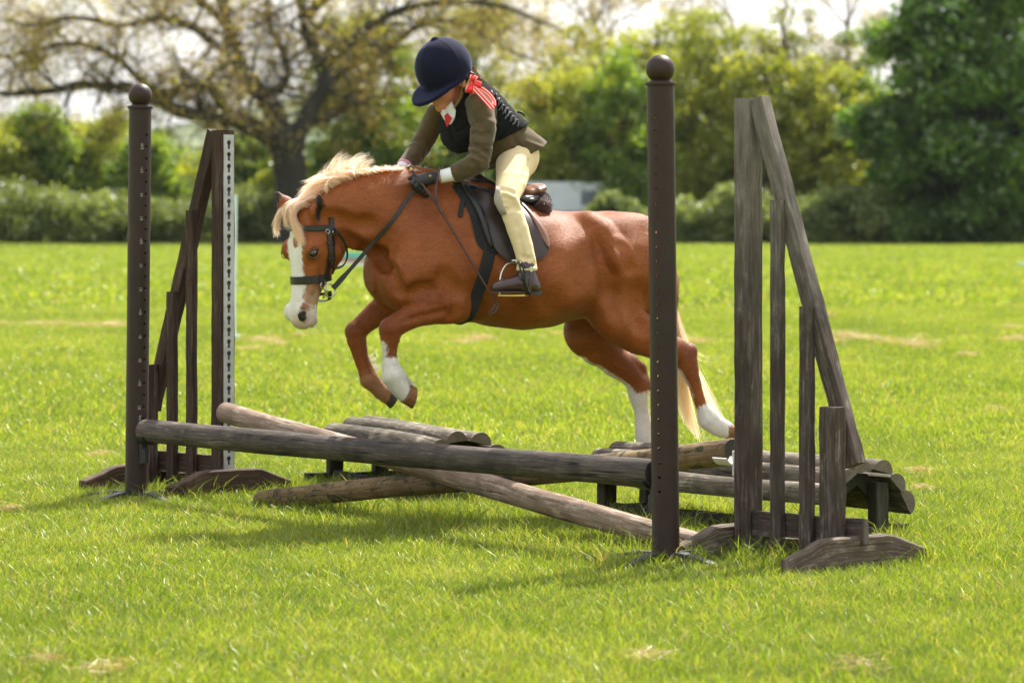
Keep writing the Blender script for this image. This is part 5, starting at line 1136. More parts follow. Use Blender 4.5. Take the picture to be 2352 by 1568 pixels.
# saddle
SB = Lp(1180, 470); SB[1] = 0
saddle = pthing('saddle', 'black and brown leather saddle with girth and stirrups on the pony back', 'saddle', SB)
def sh(p): q = Lp(*p, .24); return q[0], q[2]
def panel(name, Lq, Rq, off, th, mat, sides=(1, -1), nu=18, nv=24, puff=0.):
    """leather panel lying on the pony's side: left and right edges given from top to bottom"""
    Le = spath(np.array([sh(p) for p in Lq]), nv); Re = spath(np.array([sh(p) for p in Rq]), nv)
    for sg in sides:
        O_ = np.zeros((nv, nu, 3)); 
        for i in range(nv):
            for j in range(nu):
                t = j/(nu-1); s_, h_ = Le[i]*(1-t)+Re[i]*t; p = castl(np.array([s_, sg*.7, h_]), (0, -sg, 0))
                O_[i, j] = p if p is not None and p[1]*sg > .05 else (s_, sg*.10, h_)
        for _ in range(5):
            W_ = O_[:, :, 1].copy(); W_[1:-1, 1:-1] = (O_[:-2, 1:-1, 1]+O_[2:, 1:-1, 1]+O_[1:-1, :-2, 1]+O_[1:-1, 2:, 1])/4; O_[:, :, 1] = W_
        O_[:, :, 1] += sg*off; top = O_.copy(); u = np.linspace(0, np.pi, nu)[None, :]; v = np.linspace(0, np.pi, nv)[:, None]
        top[:, :, 1] += sg*(th*(.35+.65*np.minimum(1, 3*np.sin(u)))*(.35+.65*np.minimum(1, 3*np.sin(v)))+puff*np.sin(u)*np.sin(v)**.5)
        V = np.concatenate([O_.reshape(-1, 3), top.reshape(-1, 3)]); gi = np.arange(nu*nv).reshape(nv, nu); q = lambda g: np.stack([g[:-1, :-1], g[:-1, 1:], g[1:, 1:], g[1:, :-1]], -1).reshape(-1, 4)
        F = np.concatenate([q(gi)[:, ::-1], q(gi+nu*nv)]).tolist(); bd = list(gi[0])+list(gi[1:, -1])+list(gi[-1, -2::-1])+list(gi[-2:0:-1, 0])
        for a, b in zip(bd, bd[1:]+bd[:1]): F.append([a, b, b+nu*nv, a+nu*nv])
        if sg < 0: F = [f[::-1] for f in F]
        smooth_angle(mesh_obj(name, V, F, mat, saddle, True, base=SB), 50)
def z3(*a): return [Z3(x, y) for x, y in a]
fleece = plain('black_fleece', (.012, .012, .013), .95, .5, 160, 1., .004, sheen=.3)
panel('saddle_pad', z3((285, 235), (335, 380), (385, 560), (415, 740), (440, 860), (505, 940)), z3((980, 440), (1010, 560), (1030, 680), (1030, 780), (980, 880), (700, 965)), .004, .012, fleece)
panel('knee_roll', z3((350, 260), (400, 400), (445, 560), (475, 700), (500, 800), (530, 890)), z3((440, 280), (480, 420), (530, 600), (548, 740), (555, 830), (560, 905)), .014, .010, blk, puff=.014)
panel('girth_strap_flap', z3((430, 300), (470, 420), (505, 560), (530, 700), (560, 860), (610, 960)), z3((500, 310), (560, 430), (620, 580), (650, 720), (660, 860), (670, 980)), .018, .006, blk)
panel('saddle_flap', z3((470, 330), (505, 480), (540, 660), (555, 800), (600, 930), (690, 1030)), z3((900, 425), (985, 560), (1050, 700), (1075, 800), (1065, 900), (985, 1000)), .022, .006, brl)
panel('suede_panel', z3((850, 425), (920, 520), (965, 650), (1005, 780), (1030, 850), (1050, 890)), z3((900, 425), (985, 560), (1050, 700), (1073, 800), (1070, 870), (1062, 895)), .028, .003, brl2, puff=.006)
panel('stirrup_leather_flap', z3((600, 330), (640, 480), (675, 640), (690, 800), (705, 930), (715, 1010)), z3((650, 330), (700, 480), (740, 640), (765, 800), (770, 930), (772, 1010)), .030, .004, blk_web, nu=6)
G2 = SDF(Lp(*Z3(1120, 600), 0)+[-.02, -.22, -.06], Lp(*Z3(280, 120), 0)+[.02, .22, .03], .006)
G2.chain([Lp(*Z3(620, 400)), Lp(*Z3(740, 420)), Lp(*Z3(840, 395))], [.026, .028, .026], .03, 3.4); G2.chain([Lp(*Z3(830, 372)), Lp(*Z3(920, 362)), Lp(*Z3(985, 340))], [.022, .026, .022], .02, 4.2); V, F = G2.mesh(); mesh_obj('seat', V, F, brl2, saddle, base=SB)
G2 = SDF(Lp(*Z3(760, 600), 0)+[-.02, -.22, -.06], Lp(*Z3(280, 120), 0)+[.06, .22, .03], .006)
G2.chain([Lp(*Z3(400, 262)), Lp(*Z3(500, 320)), Lp(*Z3(620, 400))], [.030, .030, .029], .03, 2.3); V, F = G2.mesh(); mesh_obj('pommel', V, F, blk, saddle, base=SB)
for i, (a, b, r_) in enumerate([((790, 425), (985, 425), .011), ((820, 445), (1005, 450), .012)]):
    for sg in (1, -1):
        mb = MB(); mb.tube(spath([Lp(*Z3(*a), .115*sg), Lp(*Z3((a[0]+b[0])/2, (a[1]+b[1])/2+6), .125*sg), Lp(*Z3(*b), .085*sg)], 10), [r_]*10, 9); mb.build('panel_roll', plain('grey_sheen_leather', (.10, .10, .11), .3, .2, 30) if i == 0 and sg == 1 else blk, saddle, True, base=SB)
for sg in (1, -1):
    for (a, b, w_) in (((380, 215), (470, 255), .02),):
        strap('pommel_strap', spath([Lp(*Z3(345, 205), .04*sg), Lp(*Z3(395, 225), .075*sg), Lp(*Z3(450, 262), .10*sg)], 8), [(0, .5*sg, 1)]*8, .028, .004, blk, saddle, SB)
wool = plain('brown_sheepskin', (.055, .022, .022), .95, .4, 140, 1., .006, sheen=.4)
G2 = SDF(Lp(*Z3(1150, 640), 0)+[-.03, -.2, -.03], Lp(*Z3(900, 330), 0)+[.03, .2, .03], .006)
for sg in (1, -1): G2.chain([Lp(*Z3(985, 430), .05*sg), Lp(*Z3(1030, 490), .085*sg), Lp(*Z3(1035, 520), .11*sg)], [.024, .034, .036], .03)
G2.chain([Lp(*Z3(1010, 445), .06), Lp(*Z3(1010, 445), -.06)], [.03, .03], .03); V, F = G2.mesh(); wl = mesh_obj('sheepskin', V, F, wool, saddle, base=SB)
woolh = hair_mat('brown_wool_fibre', (.05, .02, .02), [(.045, .018, .018), (.09, .04, .04)], .15)
k = hr.integers(0, len(V), 2600); nn = hr.normal(size=(2600, 3)); cen = V.mean(0); dv = V[k]-cen; dv[:, 1] *= .3; dv /= np.linalg.norm(dv, axis=1)[:, None]; nn = dv+.6*nn
C = np.stack([V[k], V[k]+nn*.002, V[k]+nn*.003+hr.normal(0, .002, (2600, 3)), V[k]+nn*.004+hr.normal(0, .003, (2600, 3))], 1); strands('wool', C, .0011, woolh, wl, SB, 7, n=5)
g0 = Lp(1128, 575, .25); g1 = Lp(1066, 737, .12); gd = nrm((g1-g0)*[1, 0, 1]); gc = np.array([g0[0], 0, g0[2]])+gd*.06
P, N = ring_pts(gc, np.array([0, 1., 0]), gd, R(-22), R(202), 40, .002, .7); strap('girth', P, N, .048, .009, blk_web, saddle, SB)
strap_px('hanging_strap', [Z3(322, 345), Z3(300, 430), Z3(275, 530), Z3(262, 612)], .0185, .003, blk_web, saddle, SB, .006)
for sg in (1, -1):
    w1, w2 = (.300, .375) if sg > 0 else (-.300, -.375)
    mb = MB(); mb.tube(spath([Lp(*Z3(632, 1330), w1), Lp(*Z3(634, 1200), w1), Lp(*Z3(655, 1110), w1*.98), Lp(*Z3(705, 1045), w1), Lp(*Z3(775, 1035), (w1+w2)/2), Lp(*Z3(828, 1030), w2)], 22), .0042, 8)
    st_ = mb.build('stirrup_iron', steel, saddle, True, base=SB)
    mb = MB(); mb.tube([Lp(*Z3(742, 1015), (w1+w2)/2), Lp(*Z3(780, 1010), (w1+w2)/2), Lp(*Z3(790, 1035), (w1+w2)/2)], .005, 8); mb.build('buckle', steel, st_, True, base=SB)
    mb = MB(); c = (Lp(*Z3(632, 1338), w1)+Lp(*Z3(880, 1338), w2))/2; ax = nrm(Lp(*Z3(880, 1338), w2)-Lp(*Z3(632, 1338), w1)); ay = nrm(np.cross((0, 0, 1), ax)); mb.box(c, (ax, ay, (0, 0, 1)), (.056, .017, .0042), .4); smooth_angle(mb.build('tread', brass, st_, base=SB), 40)
    mb = MB(); mb.tube(spath([Lp(*Z3(812, 1030), w2), Lp(*Z3(828, 1110), w2+.006*sg), Lp(*Z3(862, 1190), w2+.01*sg)], 8), .0035, 7); mb.tube(spath([Lp(*Z3(838, 1030), w2), Lp(*Z3(858, 1110), w2+.006*sg), Lp(*Z3(878, 1190), w2+.01*sg)], 8), .0035, 7); mb.tube(spath([Lp(*Z3(868, 1180), w2+.009*sg), Lp(*Z3(882, 1250), w2+.01*sg), Lp(*Z3(900, 1305), w2+.004*sg)], 8), [.006]*8, 8); mb.build('rubber_release_band', blk, st_, True, base=SB)
    mb = MB(); torus(mb, Lp(*Z3(900, 1300), w2+.006*sg), np.array([1., 0, 0]), np.array([0, 0, 1.]), .0035, .0028, n=12, k=6); mb.build('stud', steel, st_, True, base=SB)

# ================================================================ the rider
RB = Lp(1185, 470); RB[1] = 0
rider = pthing('person', 'young rider in navy velvet helmet, tweed jacket and cream breeches leaning forward on the pony', 'person', RB)
def L2(x, y, w): return Lp(*Z2(x, y), w)
def L3(x, y, w): return Lp(*Z3(x, y), w)
def L12(x, y, w): return Lp(*Z12(x, y), w)
skin = plain('fair_skin', (.52, .215, .135), .5, .12, 40, .1, .001, spec=.4); 
def cloth(name, col, var=.3, sc=(900, 900, 900), rough=.9, check=None, sheen=.2, bd=.0012):
    m, t, o = new_mat(name); v = coords(t, 'Object'); n1 = noise(t, v, sc[0]*.35, 2, .6); n2 = noise(t, v, 14, 4, .6); f = math_(t, 'ADD', math_(t, 'MULTIPLY', n1, .5), math_(t, 'MULTIPLY', n2, .5))
    c = ramp(t, f, [(.32, tuple(x*(1-var) for x in col)), (.68, tuple(x*(1+var) for x in col))])
    if check:
        w = nd(t, 'ShaderNodeTexWave', Scale=6.5, Distortion=1.2); w.wave_profile = 'SIN'; t.links.new(v, w.inputs['Vector']); c = mixc(t, ramp(t, w.outputs['Fac'], [(.985, (0, 0, 0)), (.995, (.6, .6, .6))]), c, check)
    bsdf(t, o, c, rough, bump(t, math_(t, 'ADD', n1, math_(t, 'MULTIPLY', n2, 1.5)), .35, bd), spec=.15, sheen=sheen, sheen_rough=.5); return m
tweed = cloth('olive_brown_tweed', (.078, .058, .027), .38, check=(.16, .05, .03)); vestm = cloth('black_vest_mesh', (.0055, .006, .0068), .4, sheen=.03); breech = cloth('cream_breeches', (.70, .56, .335), .05, sheen=.1, bd=.0006)
velvet = plain('navy_velvet', (.0065, .0075, .023), .92, .3, 22, .15, .001, sheen=.30, sheen_tint=(.30, .33, .75), sheen_rough=.35, spec=.2); suede = cloth('grey_suede_patch', (.38, .33, .27), .12)
bootm = plain('dark_brown_boot_leather', (.042, .018, .017), .3, .3, 30, .12, .001, coat=.25); glovem = plain('black_leather_glove', (.017, .015, .016), .5, .3, 50, .3, .002); whitec = cloth('white_cotton', (.74, .73, .74), .05); pinkc = cloth('pink_cotton', (.55, .26, .33), .1)
satin = plain('red_satin', (.80, .010, .014), .32, .15, 30, .15, .002, spec=.6); creamr = plain('cream_ribbon_stripe', (.78, .66, .52), .5, .1, 30); tanst = plain('tan_harness_strap', (.42, .27, .10), .6, .2, 40); hairb = hair_mat('brown_hair', (.10, .045, .02), [(.10, .05, .022), (.20, .11, .05)], .2)

# torso frame
P0 = L2(1060, 1060, .0); P1 = L2(575, 610, .02); A0 = nrm(P1-P0); ps = R(26); Lt = np.array([-math.sin(ps), math.cos(ps), 0]); Lt = nrm(Lt-A0*np.dot(Lt, A0)); A1 = nrm(np.cross(Lt, A0)); A1 = A1 if A1[0] > 0 else -A1
TA = np.array([A0, A1, Lt]); TLn = np.linalg.norm(P1-P0)
def TD(t, x, y): return P0+A0*t+A1*x+Lt*y
lo = np.array([L2(1450, 0, -.40)[0], -.42, .85]); hi = np.array([L2(-60, 0, .45)[0]-.05, .40, 1.80])
arm_n = [L2(775, 645, .120), L2(815, 840, .165), L2(775, 1150, .195), L2(655, 1222, .165), L2(560, 1262, .14)]; arm_f = [L2(415, 730, -.115), L2(338, 860, -.16), L2(262, 1005, -.18), L2(195, 1105, -.15), L2(118, 1192, -.12)]
# head frame: f forward, l near side, u up
hp, hyw = R(21), R(23); hf = np.array([math.cos(hp)*math.cos(hyw), math.cos(hp)*math.sin(hyw), -math.sin(hp)]); hu = np.array([math.sin(hp)*math.cos(hyw), math.sin(hp)*math.sin(hyw), math.cos(hp)]); hl = np.array([-math.sin(hyw), math.cos(hyw), 0])
HC = L2(445, 318, .03); HM = np.array([hf, hl, hu])
def RH(f, l, u): return HC+hf*f+hl*l+hu*u
# one continuous body
G3 = SDF((lo[0]-.05, -.44, .60), (hi[0]+.05, .46, 1.98), .0058)
G3.loft(P0, TA, [(-.02, 0, 0, .03, .05), (.03, 0, 0, .075, .095), (.1, 0, 0, .085, .11), (.2, 0, 0, .088, .12), (.26, -.005, 0, .07, .105), (.30, -.01, 0, .04, .05)], .02, 2.2)
G3.cone(TD(.26, 0, 0), RH(-.03, 0, -.08), .042, .040, .02)
G3.ell(RH(-.014, 0, -.01), (.082, .070, .092), .01, HM); G3.ell(RH(.030, 0, -.085), (.055, .056, .062), .025, HM); G3.ell(RH(.057, 0, -.146), (.026, .026, .020), .022, HM)
G3.ell(RH(.045, .032, -.09), (.028, .022, .028), .02, HM); G3.ell(RH(.045, -.032, -.09), (.028, .022, .028), .02, HM)
G3.cone(RH(.076, 0, -.060), RH(.088, 0, -.092), .008, .011, .012); G3.ell(RH(.079, 0, -.111), (.014, .022, .008), .008, HM); G3.ell(RH(.077, 0, -.125), (.013, .018, .007), .006, HM); G3.cone(RH(.098, .024, -.118), RH(.098, -.024, -.118), .0035, .0035, .004, sub=True)
for s_ in (1, -1): G3.ell(RH(.082, .030*s_, -.062), (.012, .018, .010), .008, HM, sub=True); G3.ell(RH(-.01, .072*s_, -.06), (.018, .010, .028), .008, HM)
G3.chain(arm_n+[L12(600, 860, .13)], [.034, .032, .03, .025, .02, .012], .02); G3.chain(arm_f+[L1(1120, 215, -.11)], [.034, .032, .03, .025, .02, .012], .02)
for sg in (1, -1): G3.chain([L2(1120, 1120, .07*sg), L3(690, 440, .275*sg), L3(830, 820, .315*sg), L3(885, 1120, .335*sg), L3(700, 1255, .335*sg)], [.045, .034, .032, .018, .012], .02)
V, F = G3.mesh(); mesh_obj('body', V, F, skin, rider, base=RB)
for s_ in (1, -1):
    mb = MB(); a = np.linspace(0, 2*np.pi, 14, endpoint=False); c = RH(.070, .030*s_, -.062); mb.loft([[c+hf*.010*math.sin(t)+hl*.012*math.cos(t)*math.cos(q)+hu*.008*math.cos(t)*math.sin(q) for q in a] for t in np.linspace(-1.5, 1.5, 8)], caps=False); mb.build('eye', eyem, rider, True, base=RB)
lipm = plain('lips', (.40, .13, .10), .4, .15, 40)
for z_, w_, r_ in ((-.1145, .019, .0032), (-.1215, .016, .0036)):
    mb = MB(); mb.tube([RH(.0835-.55*abs(q)**1.6*1.2-.008*(z_ < -.118), q, z_+.10*abs(q)*(1 if z_ < -.118 else -.5)*.3) for q in np.linspace(-w_, w_, 9)], [r_*(.35+.65*math.cos(q/w_*1.4)) for q in np.linspace(-w_, w_, 9)], 7); mb.build('lip', lipm, rider, True, base=RB)
# jacket
G3 = SDF(lo, hi, .0052)
G3.loft(P0, TA, [(-.24, .03, 0, .116, .165), (-.15, .022, 0, .118, .165), (-.06, .010, 0, .116, .154), (.03, .006, 0, .108, .140), (.1, .008, -.006, .102, .138), (.2, .010, -.010, .108, .150), (.25, .004, -.010, .094, .138), (.29, 0, -.008, .06, .09)], .02, 2.2)
G3.chain(arm_n, [.053, .050, .046, .040, .037], .025); G3.chain(arm_f, [.052, .045, .042, .038, .033], .025)
X, Y_, Z_ = G3.grid()
for (c, d, fr, am, rad) in ((arm_n[2], nrm(arm_n[2]-arm_n[1]), 170, .0028, .08), (arm_n[1], nrm(arm_n[2]-arm_n[0]+[.05, 0, .05]), 95, .0022, .13), (arm_f[2], nrm(arm_f[3]-arm_f[1]+[0, 0, .08]), 150, .003, .09), (arm_f[3], nrm(arm_f[3]-arm_f[2]), 190, .0014, .07), (TD(-.08, 0, .12), nrm((.4, 0, 1)), 80, .003, .13)):
    w_ = np.exp(-((X-c[0])**2+(Y_-c[1])**2+(Z_-c[2])**2)/rad**2); G3.F += (am*w_*np.sin(fr*((X-c[0])*d[0]+(Y_-c[1])*d[1]+(Z_-c[2])*d[2])+3.2*np.sin(31*Y_+17*X+13*Z_)+1.5*np.sin(53*Z_-29*Y_))).astype(np.float32)
ha, hb = L2(1262, 1062, .10), L2(930, 1242, .12); hn = np.array([-(hb-ha)[2], 0, (hb-ha)[0]]); hn = hn if hn[2] < 0 else -hn
G3.half(ha, hn, .004)
e_ = arm_n[4]; dirn = nrm(arm_n[4]-arm_n[3]); sl = (X-e_[0])*dirn[0]+(Y_-e_[1])*dirn[1]+(Z_-e_[2])*dirn[2]; nearE = ((X-e_[0])**2+(Y_-e_[1])**2+(Z_-e_[2])**2) < .09**2; G3.F = np.where(nearE, np.maximum(G3.F, sl-.004), G3.F)
e_ = arm_f[4]; dirf = nrm(arm_f[4]-arm_f[3]); sl = (X-e_[0])*dirf[0]+(Y_-e_[1])*dirf[1]+(Z_-e_[2])*dirf[2]; nearE = ((X-e_[0])**2+(Y_-e_[1])**2+(Z_-e_[2])**2) < .09**2; G3.F = np.where(nearE, np.maximum(G3.F, sl-.004), G3.F)
del X, Y_, Z_
zz2 = lambda *a: [Z2(*q) for q in a]
for cr_, dp in ((((690, 1010), (770, 1030), (850, 1080)), .005), (((680, 1075), (740, 1095), (830, 1140)), .005), (((720, 900), (800, 915), (880, 900)), .004), (((735, 800), (800, 790), (860, 800)), .003), (((700, 1150), (730, 1180), (760, 1240)), .004), (((880, 1180), (960, 1150), (1060, 1100)), .004), (((1090, 960), (1120, 1010), (1130, 1080)), .004), (((790, 690), (800, 760), (790, 850)), .003)): G3.crease(zz2(*cr_), dp, .010, .008)
V, F = G3.mesh(); jacket = mesh_obj('jacket', V, F, tweed, rider, base=RB)
# blown-up vent flap
fp = [L2(1110, 850, -.02), L2(1190, 850, -.03), L2(1260, 895, -.04), L2(1335, 948, -.05)]; fq = [L2(1120, 870, .07), L2(1205, 885, .06), L2(1262, 915, .04), L2(1330, 955, .01)]
a_, b_ = spath(fp, 12), spath(fq, 12); mb = MB(); mb.loft([[a_[i], (a_[i]+b_[i])/2+[0, 0, .004], b_[i], b_[i]-[0, 0, .005], (a_[i]+b_[i])/2-[0, 0, .001], a_[i]-[0, 0, .005]] for i in range(12)]); mb.build('jacket_flap', tweed, jacket, True, base=RB)
# body protector
G3 = SDF(lo, hi, .0052)
G3.loft(P0, TA, [(-.06, .004, 0, .138, .168), (.03, .008, 0, .124, .155), (.1, .006, -.010, .124, .156), (.2, .008, -.016, .136, .168), (.25, -.006, -.016, .128, .152), (.29, -.026, -.012, .106, .122), (.325, -.045, -.008, .06, .09)], .012, 2.3)
X, Y_, Z_ = G3.grid(); D = [X-P0[0], Y_-P0[1], Z_-P0[2]]; tx = sum(D[i]*A0[i] for i in range(3)); xx = sum(D[i]*A1[i] for i in range(3)); yy = sum(D[i]*Lt[i] for i in range(3))
def groove(c, w=.0035): return np.exp(-(c/w)**2)
for g_ in np.arange(-.03, .27, .047): G3.F += (.0065*groove(tx-g_+.01*np.sin(yy*30))).astype(np.float32)
G3.F += (.0065*groove(np.abs(yy)-.062)*(xx < 0)+.004*groove(yy)*(xx > 0)).astype(np.float32)
va, vb = L2(1172, 815, 0), L2(655, 1085, .06); vn = np.array([-(vb-va)[2], 0, (vb-va)[0]]); vn = vn if vn[2] < 0 else -vn; G3.half(va, vn, .006)
vm = (va+vb)/2
G3.cone(TD(.345, .10, -.005), TD(.235, .145, -.012), .046, .014, .006, sub=True)                  # open neck
G3.cone(arm_n[0]+Lt*.03, arm_n[0]+Lt*.15-A0*.05, .060, .085, .008, sub=True); G3.cone(arm_f[0]-Lt*.05, arm_f[0]-Lt*.16-A0*.05, .045, .08, .008, sub=True)
G3.ell(TD(.325, .0, 0), (.03, .06, .06), .01, TA, sub=True)
del X, Y_, Z_, D, tx, xx, yy
V, F = G3.mesh(); vest = mesh_obj('body_protector', V, F, vestm, rider, base=RB)
BVV = BVHTree.FromPolygons([tuple(p) for p in V], F.tolist())
def on_vest(x, y, off=.004):
    d = Vector(toL(at(*Z2(x, y), 14.)))-Vector(toL((0, 0, CAMH))); d.normalize(); h = BVV.ray_cast(Vector(toL((0, 0, CAMH))), d)
    return None if h[0] is None else np.array(h[0])+np.array(h[1])*off
cordm = plain('grey_elastic_cord', (.07, .07, .075), .5, .2, 40)
for i in range(9):
    x, y = 880+i*27, 515+i*31; pts = [on_vest(x+dx+hr.normal(0, 5), y+dy+hr.normal(0, 5), .004) for dx, dy in ((-30, 70), (-12, 32), (10, 16), (22, 40), (12, 85))]; pts = [p for p in pts if p is not None]
    if len(pts) >= 3: mb = MB(); mb.tube(spath(pts, 10), .0022, 6); mb.build('lacing_cord', cordm, vest, True, base=RB)
for (x0, y0, x1, y1, w_) in ((690, 850, 470, 880, .0), ): pass
bs = [on_vest(x, y, .002) for x, y in ((1040, 930), (1090, 880), (1140, 810))]
if all(b is not None for b in bs): strap('side_strap', spath(bs, 8), [(-.3, .8, .4)]*8, .03, .003, blk_web, vest, RB)
mb = MB(); mb.tube([L2(1120, 715, .02), L2(1150, 715, .03), L2(1185, 748, .03)], [.006, .005, .003], 6); mb.build('cord_toggle', blk, vest, True, base=RB)
# shirt collar and tie
G3 = SDF(lo, hi, .006); G3.loft(TD(0, 0, 0), TA, [(.15, .075, -.01, .015, .02), (.25, .080, -.008, .018, .030), (.315, .060, -.004, .026, .040), (.335, .048, -.004, .026, .038)], .01, 2.2); V, F = G3.mesh(); mesh_obj('shirt', V, F, whitec, rider, base=RB)
wc_ = TD(.33, .10, 0)[1]
def flat(name, poly, w0, th, mat, ws=None):
    A_ = np.array([L2(x, y, w0+(ws[i] if ws else 0)) for i, (x, y) in enumerate(poly)]); mb = MB(); mb.loft([A_, A_+[th*.3, th, 0]]); return mb.build(name, mat, rider, base=RB)
flat('tie', [(466, 745), (494, 722), (536, 770), (512, 815), (489, 850), (472, 800)], wc_+.022, .006, plain('red_tie', (.55, .010, .016), .6, .15, 40))
flat('shirt_collar', [(440, 700), (470, 690), (492, 740), (474, 785), (454, 745)], wc_+.002, .010, whitec, [-.01, -.01, .01, .008, -.004]); flat('shirt_collar', [(489, 738), (540, 690), (568, 700), (556, 750), (528, 812), (512, 780)], wc_+.006, .010, whitec, [.004, .0, .012, .014, .008, .006])
# breeches
G3 = SDF((lo[0]-.02, -.42, .80), (hi[0], .42, 1.56), .0052)
for sg in (1, -1):
    G3.chain([L2(1125, 1075, .06*sg), L2(1090, 1190, .105*sg), L3(735, 300, .21*sg), L3(692, 440, .285*sg), L3(745, 560, .295*sg), L3(800, 720, .312*sg), L3(850, 880, .325*sg), L3(880, 1010, .333*sg), L3(885, 1092, .335*sg)], [.076, .073, .059, .047, .0425, .042, .0385, .037, .0415], .03, 1.)
    G3.ell(L2(1165, 1130, .055*sg), (.06, .06, .075), .03)
X, Y_, Z_ = G3.grid(); kc = L3(720, 500, .29); w_ = np.exp(-((X-kc[0])**2+((np.abs(Y_)-kc[1])*1.)**2+(Z_-kc[2])**2)/.065**2); G3.F += (.0014*w_*np.sin(150*(Z_-kc[2])+120*(X-kc[0])+2*np.sin(40*Y_))).astype(np.float32)
w_ = np.exp(-((X-L2(1200, 1200, 0)[0])**2+(Z_-L2(1200, 1200, 0)[2])**2)/.06**2); G3.F += (.002*w_*np.sin(120*(X+.4*Z_)+2*np.sin(30*Y_))).astype(np.float32); del X, Y_, Z_, w_
zz3 = lambda *a: [Z3(*q) for q in a]
for cr_, dp in ((((650, 415), (720, 440), (795, 478)), .0035), (((665, 470), (740, 490), (790, 500)), .003), (((690, 540), (760, 520), (810, 530)), .003), (((640, 340), (700, 345), (770, 380)), .0022), (((890, 120), (870, 190), (845, 250)), .003), (((905, 70), (900, 130), (895, 180)), .003), (((820, 960), (870, 1000), (940, 985)), .002), (((800, 1040), (870, 1060), (960, 1040)), .002), (((780, 640), (800, 760), (835, 900), (870, 1060)), .0012)): G3.crease(zz3(*cr_), dp, .009, .008)
G3.half(L3(885, 1108, .33), (0, 0, -1), .004); V, F = G3.mesh(); br = mesh_obj('breeches', V, F, breech, rider, base=RB)
BVB = BVHTree.FromPolygons([tuple(p) for p in V], F.tolist())
def on_breech(x, y, off):
    o = Vector(toL((0, 0, CAMH))); d = (Vector(toL(at(*Z3(x, y), 14.)))-o).normalized(); h = BVB.ray_cast(o, d); return None if h[0] is None else np.array(h[0])+np.array(h[1])*off
rows = [((596, 318), (632, 330)), ((590, 360), (640, 370)), ((585, 420), (645, 420)), ((584, 470), (660, 480)), ((604, 520), (680, 530)), ((645, 590), (700, 578))]
gr = []
for l_, r_ in rows:
    q = [on_breech(l_[0]+6+(r_[0]-l_[0]-6)*t, l_[1]+(r_[1]-l_[1])*t, .0022) for t in np.linspace(0, 1, 5)]
    gr.append([x if x is not None else None for x in q])
gr = [r_ for r_ in gr if all(x is not None for x in r_)]
if len(gr) >= 3:
    A_ = np.array(gr); n_, m_ = A_.shape[:2]; gi = np.arange(n_*m_).reshape(n_, m_); F = np.stack([gi[:-1, :-1], gi[:-1, 1:], gi[1:, 1:], gi[1:, :-1]], -1).reshape(-1, 4); o = mesh_obj('knee_patch', A_.reshape(-1, 3), F[:, ::-1], suede, br, base=RB); md = o.modifiers.new('t', 'SOLIDIFY'); md.thickness = .002; md.offset = 0
# boots
solem = plain('boot_sole', (.03, .03, .032), .6, .2, 30)
for sg in (1, -1):
    w_ = .337*sg; c = L3(800, 1220, w_); G3 = SDF(c-[.16, .09, .10], c+[.16, .09, .10], .0042)
    G3.chain([L3(885, 1085, w_), L3(895, 1190, w_), L3(905, 1255, w_)], [.037, .037, .040], .02, .95); G3.chain([L3(900, 1225, w_), L3(800, 1225, w_), L3(700, 1242, w_), L3(605, 1262, w_)], [.038, .034, .029, .024], .02, 1.05); G3.ell(L3(960, 1270, w_), (.022, .026, .028), .02)
    sp = L3(800, 1300, w_); G3.half(sp, (0, 0, -1), .003); V, F = G3.mesh(); bt = mesh_obj('boot', V, F, bootm, rider, base=RB)
    ol = [(545, .010), (570, .022), (640, .033), (720, .036), (800, .031), (880, .029), (960, .032), (1000, .024), (1012, .01)]; mb = MB(); up = [L3(x, 1297, w_)+[0, y, 0] for x, y in ol]+[L3(x, 1297, w_)-[0, y, 0] for x, y in ol[::-1]]; up = np.array(up); mb.loft([up, up-[0, 0, .006]]); smooth_angle(mb.build('sole', solem, bt, base=RB), 40)
    mb = MB(); hl_ = [(895, .027), (960, .032), (1000, .024), (1012, .01)]; up = np.array([L3(x, 1311, w_)+[0, y, 0] for x, y in hl_]+[L3(x, 1311, w_)-[0, y, 0] for x, y in hl_[::-1]]); mb.loft([up, up-[0, 0, .009]]); smooth_angle(mb.build('heel', solem, bt, base=RB), 40)
    strap('jodhpur_strap', spath([L3(925, 1130, w_+.036*sg), L3(920, 1190, w_+.041*sg), L3(905, 1290, w_+.040*sg)], 10), [(0, sg, 0)]*10, .014, .003, bootm, bt, RB)
    mb = MB(); mb.box(L3(926, 1092, w_+.042*sg), ((0, 0, 1), (1, 0, 0), (0, 1, 0)), (.010, .006, .003), .4); mb.build('clip', steel, bt, base=RB)
# gloves and cuffs
hn_ = [.0235, .028, .029]
def glove(conv, pts, sg, kn):
    c = np.mean([p for p in pts], axis=0); G3 = SDF(c-[.11, .09, .09], c+[.11, .09, .09], .0034); G3.chain(pts, [.023, .027, .0275], .012, .8)
    for (k0, k1, k2, k3, r_) in kn['f']: G3.chain([k0, k1, k2, k3], [r_, r_*.98, r_*.92, r_*.82], .0035)
    G3.chain(kn['t'], [.012, .0105, .0088], .008); V, F = G3.mesh(); return mesh_obj('glove', V, F, glovem, rider, base=RB)
fs = []
for i, t in enumerate(np.linspace(0, 1, 4)):
    kx, ky = 350+t*300, 770+t*215; kw = .140-.004*i; r_ = (.0090, .0094, .0090, .0080)[i]
    fs.append((L12(kx+70, ky-20, kw-.004), L12(kx-20+8*i, ky+110, kw+.002), L12(kx+35, ky+235, kw-.008), L12(kx+130, ky+255, kw-.026), r_))
glv = glove(None, [L12(980, 720, .135), L12(740, 770, .137), L12(540, 840, .128)], 1, {'f': fs, 't': [L12(600, 700, .118), L12(400, 680, .112), L12(270, 740, .108)]})
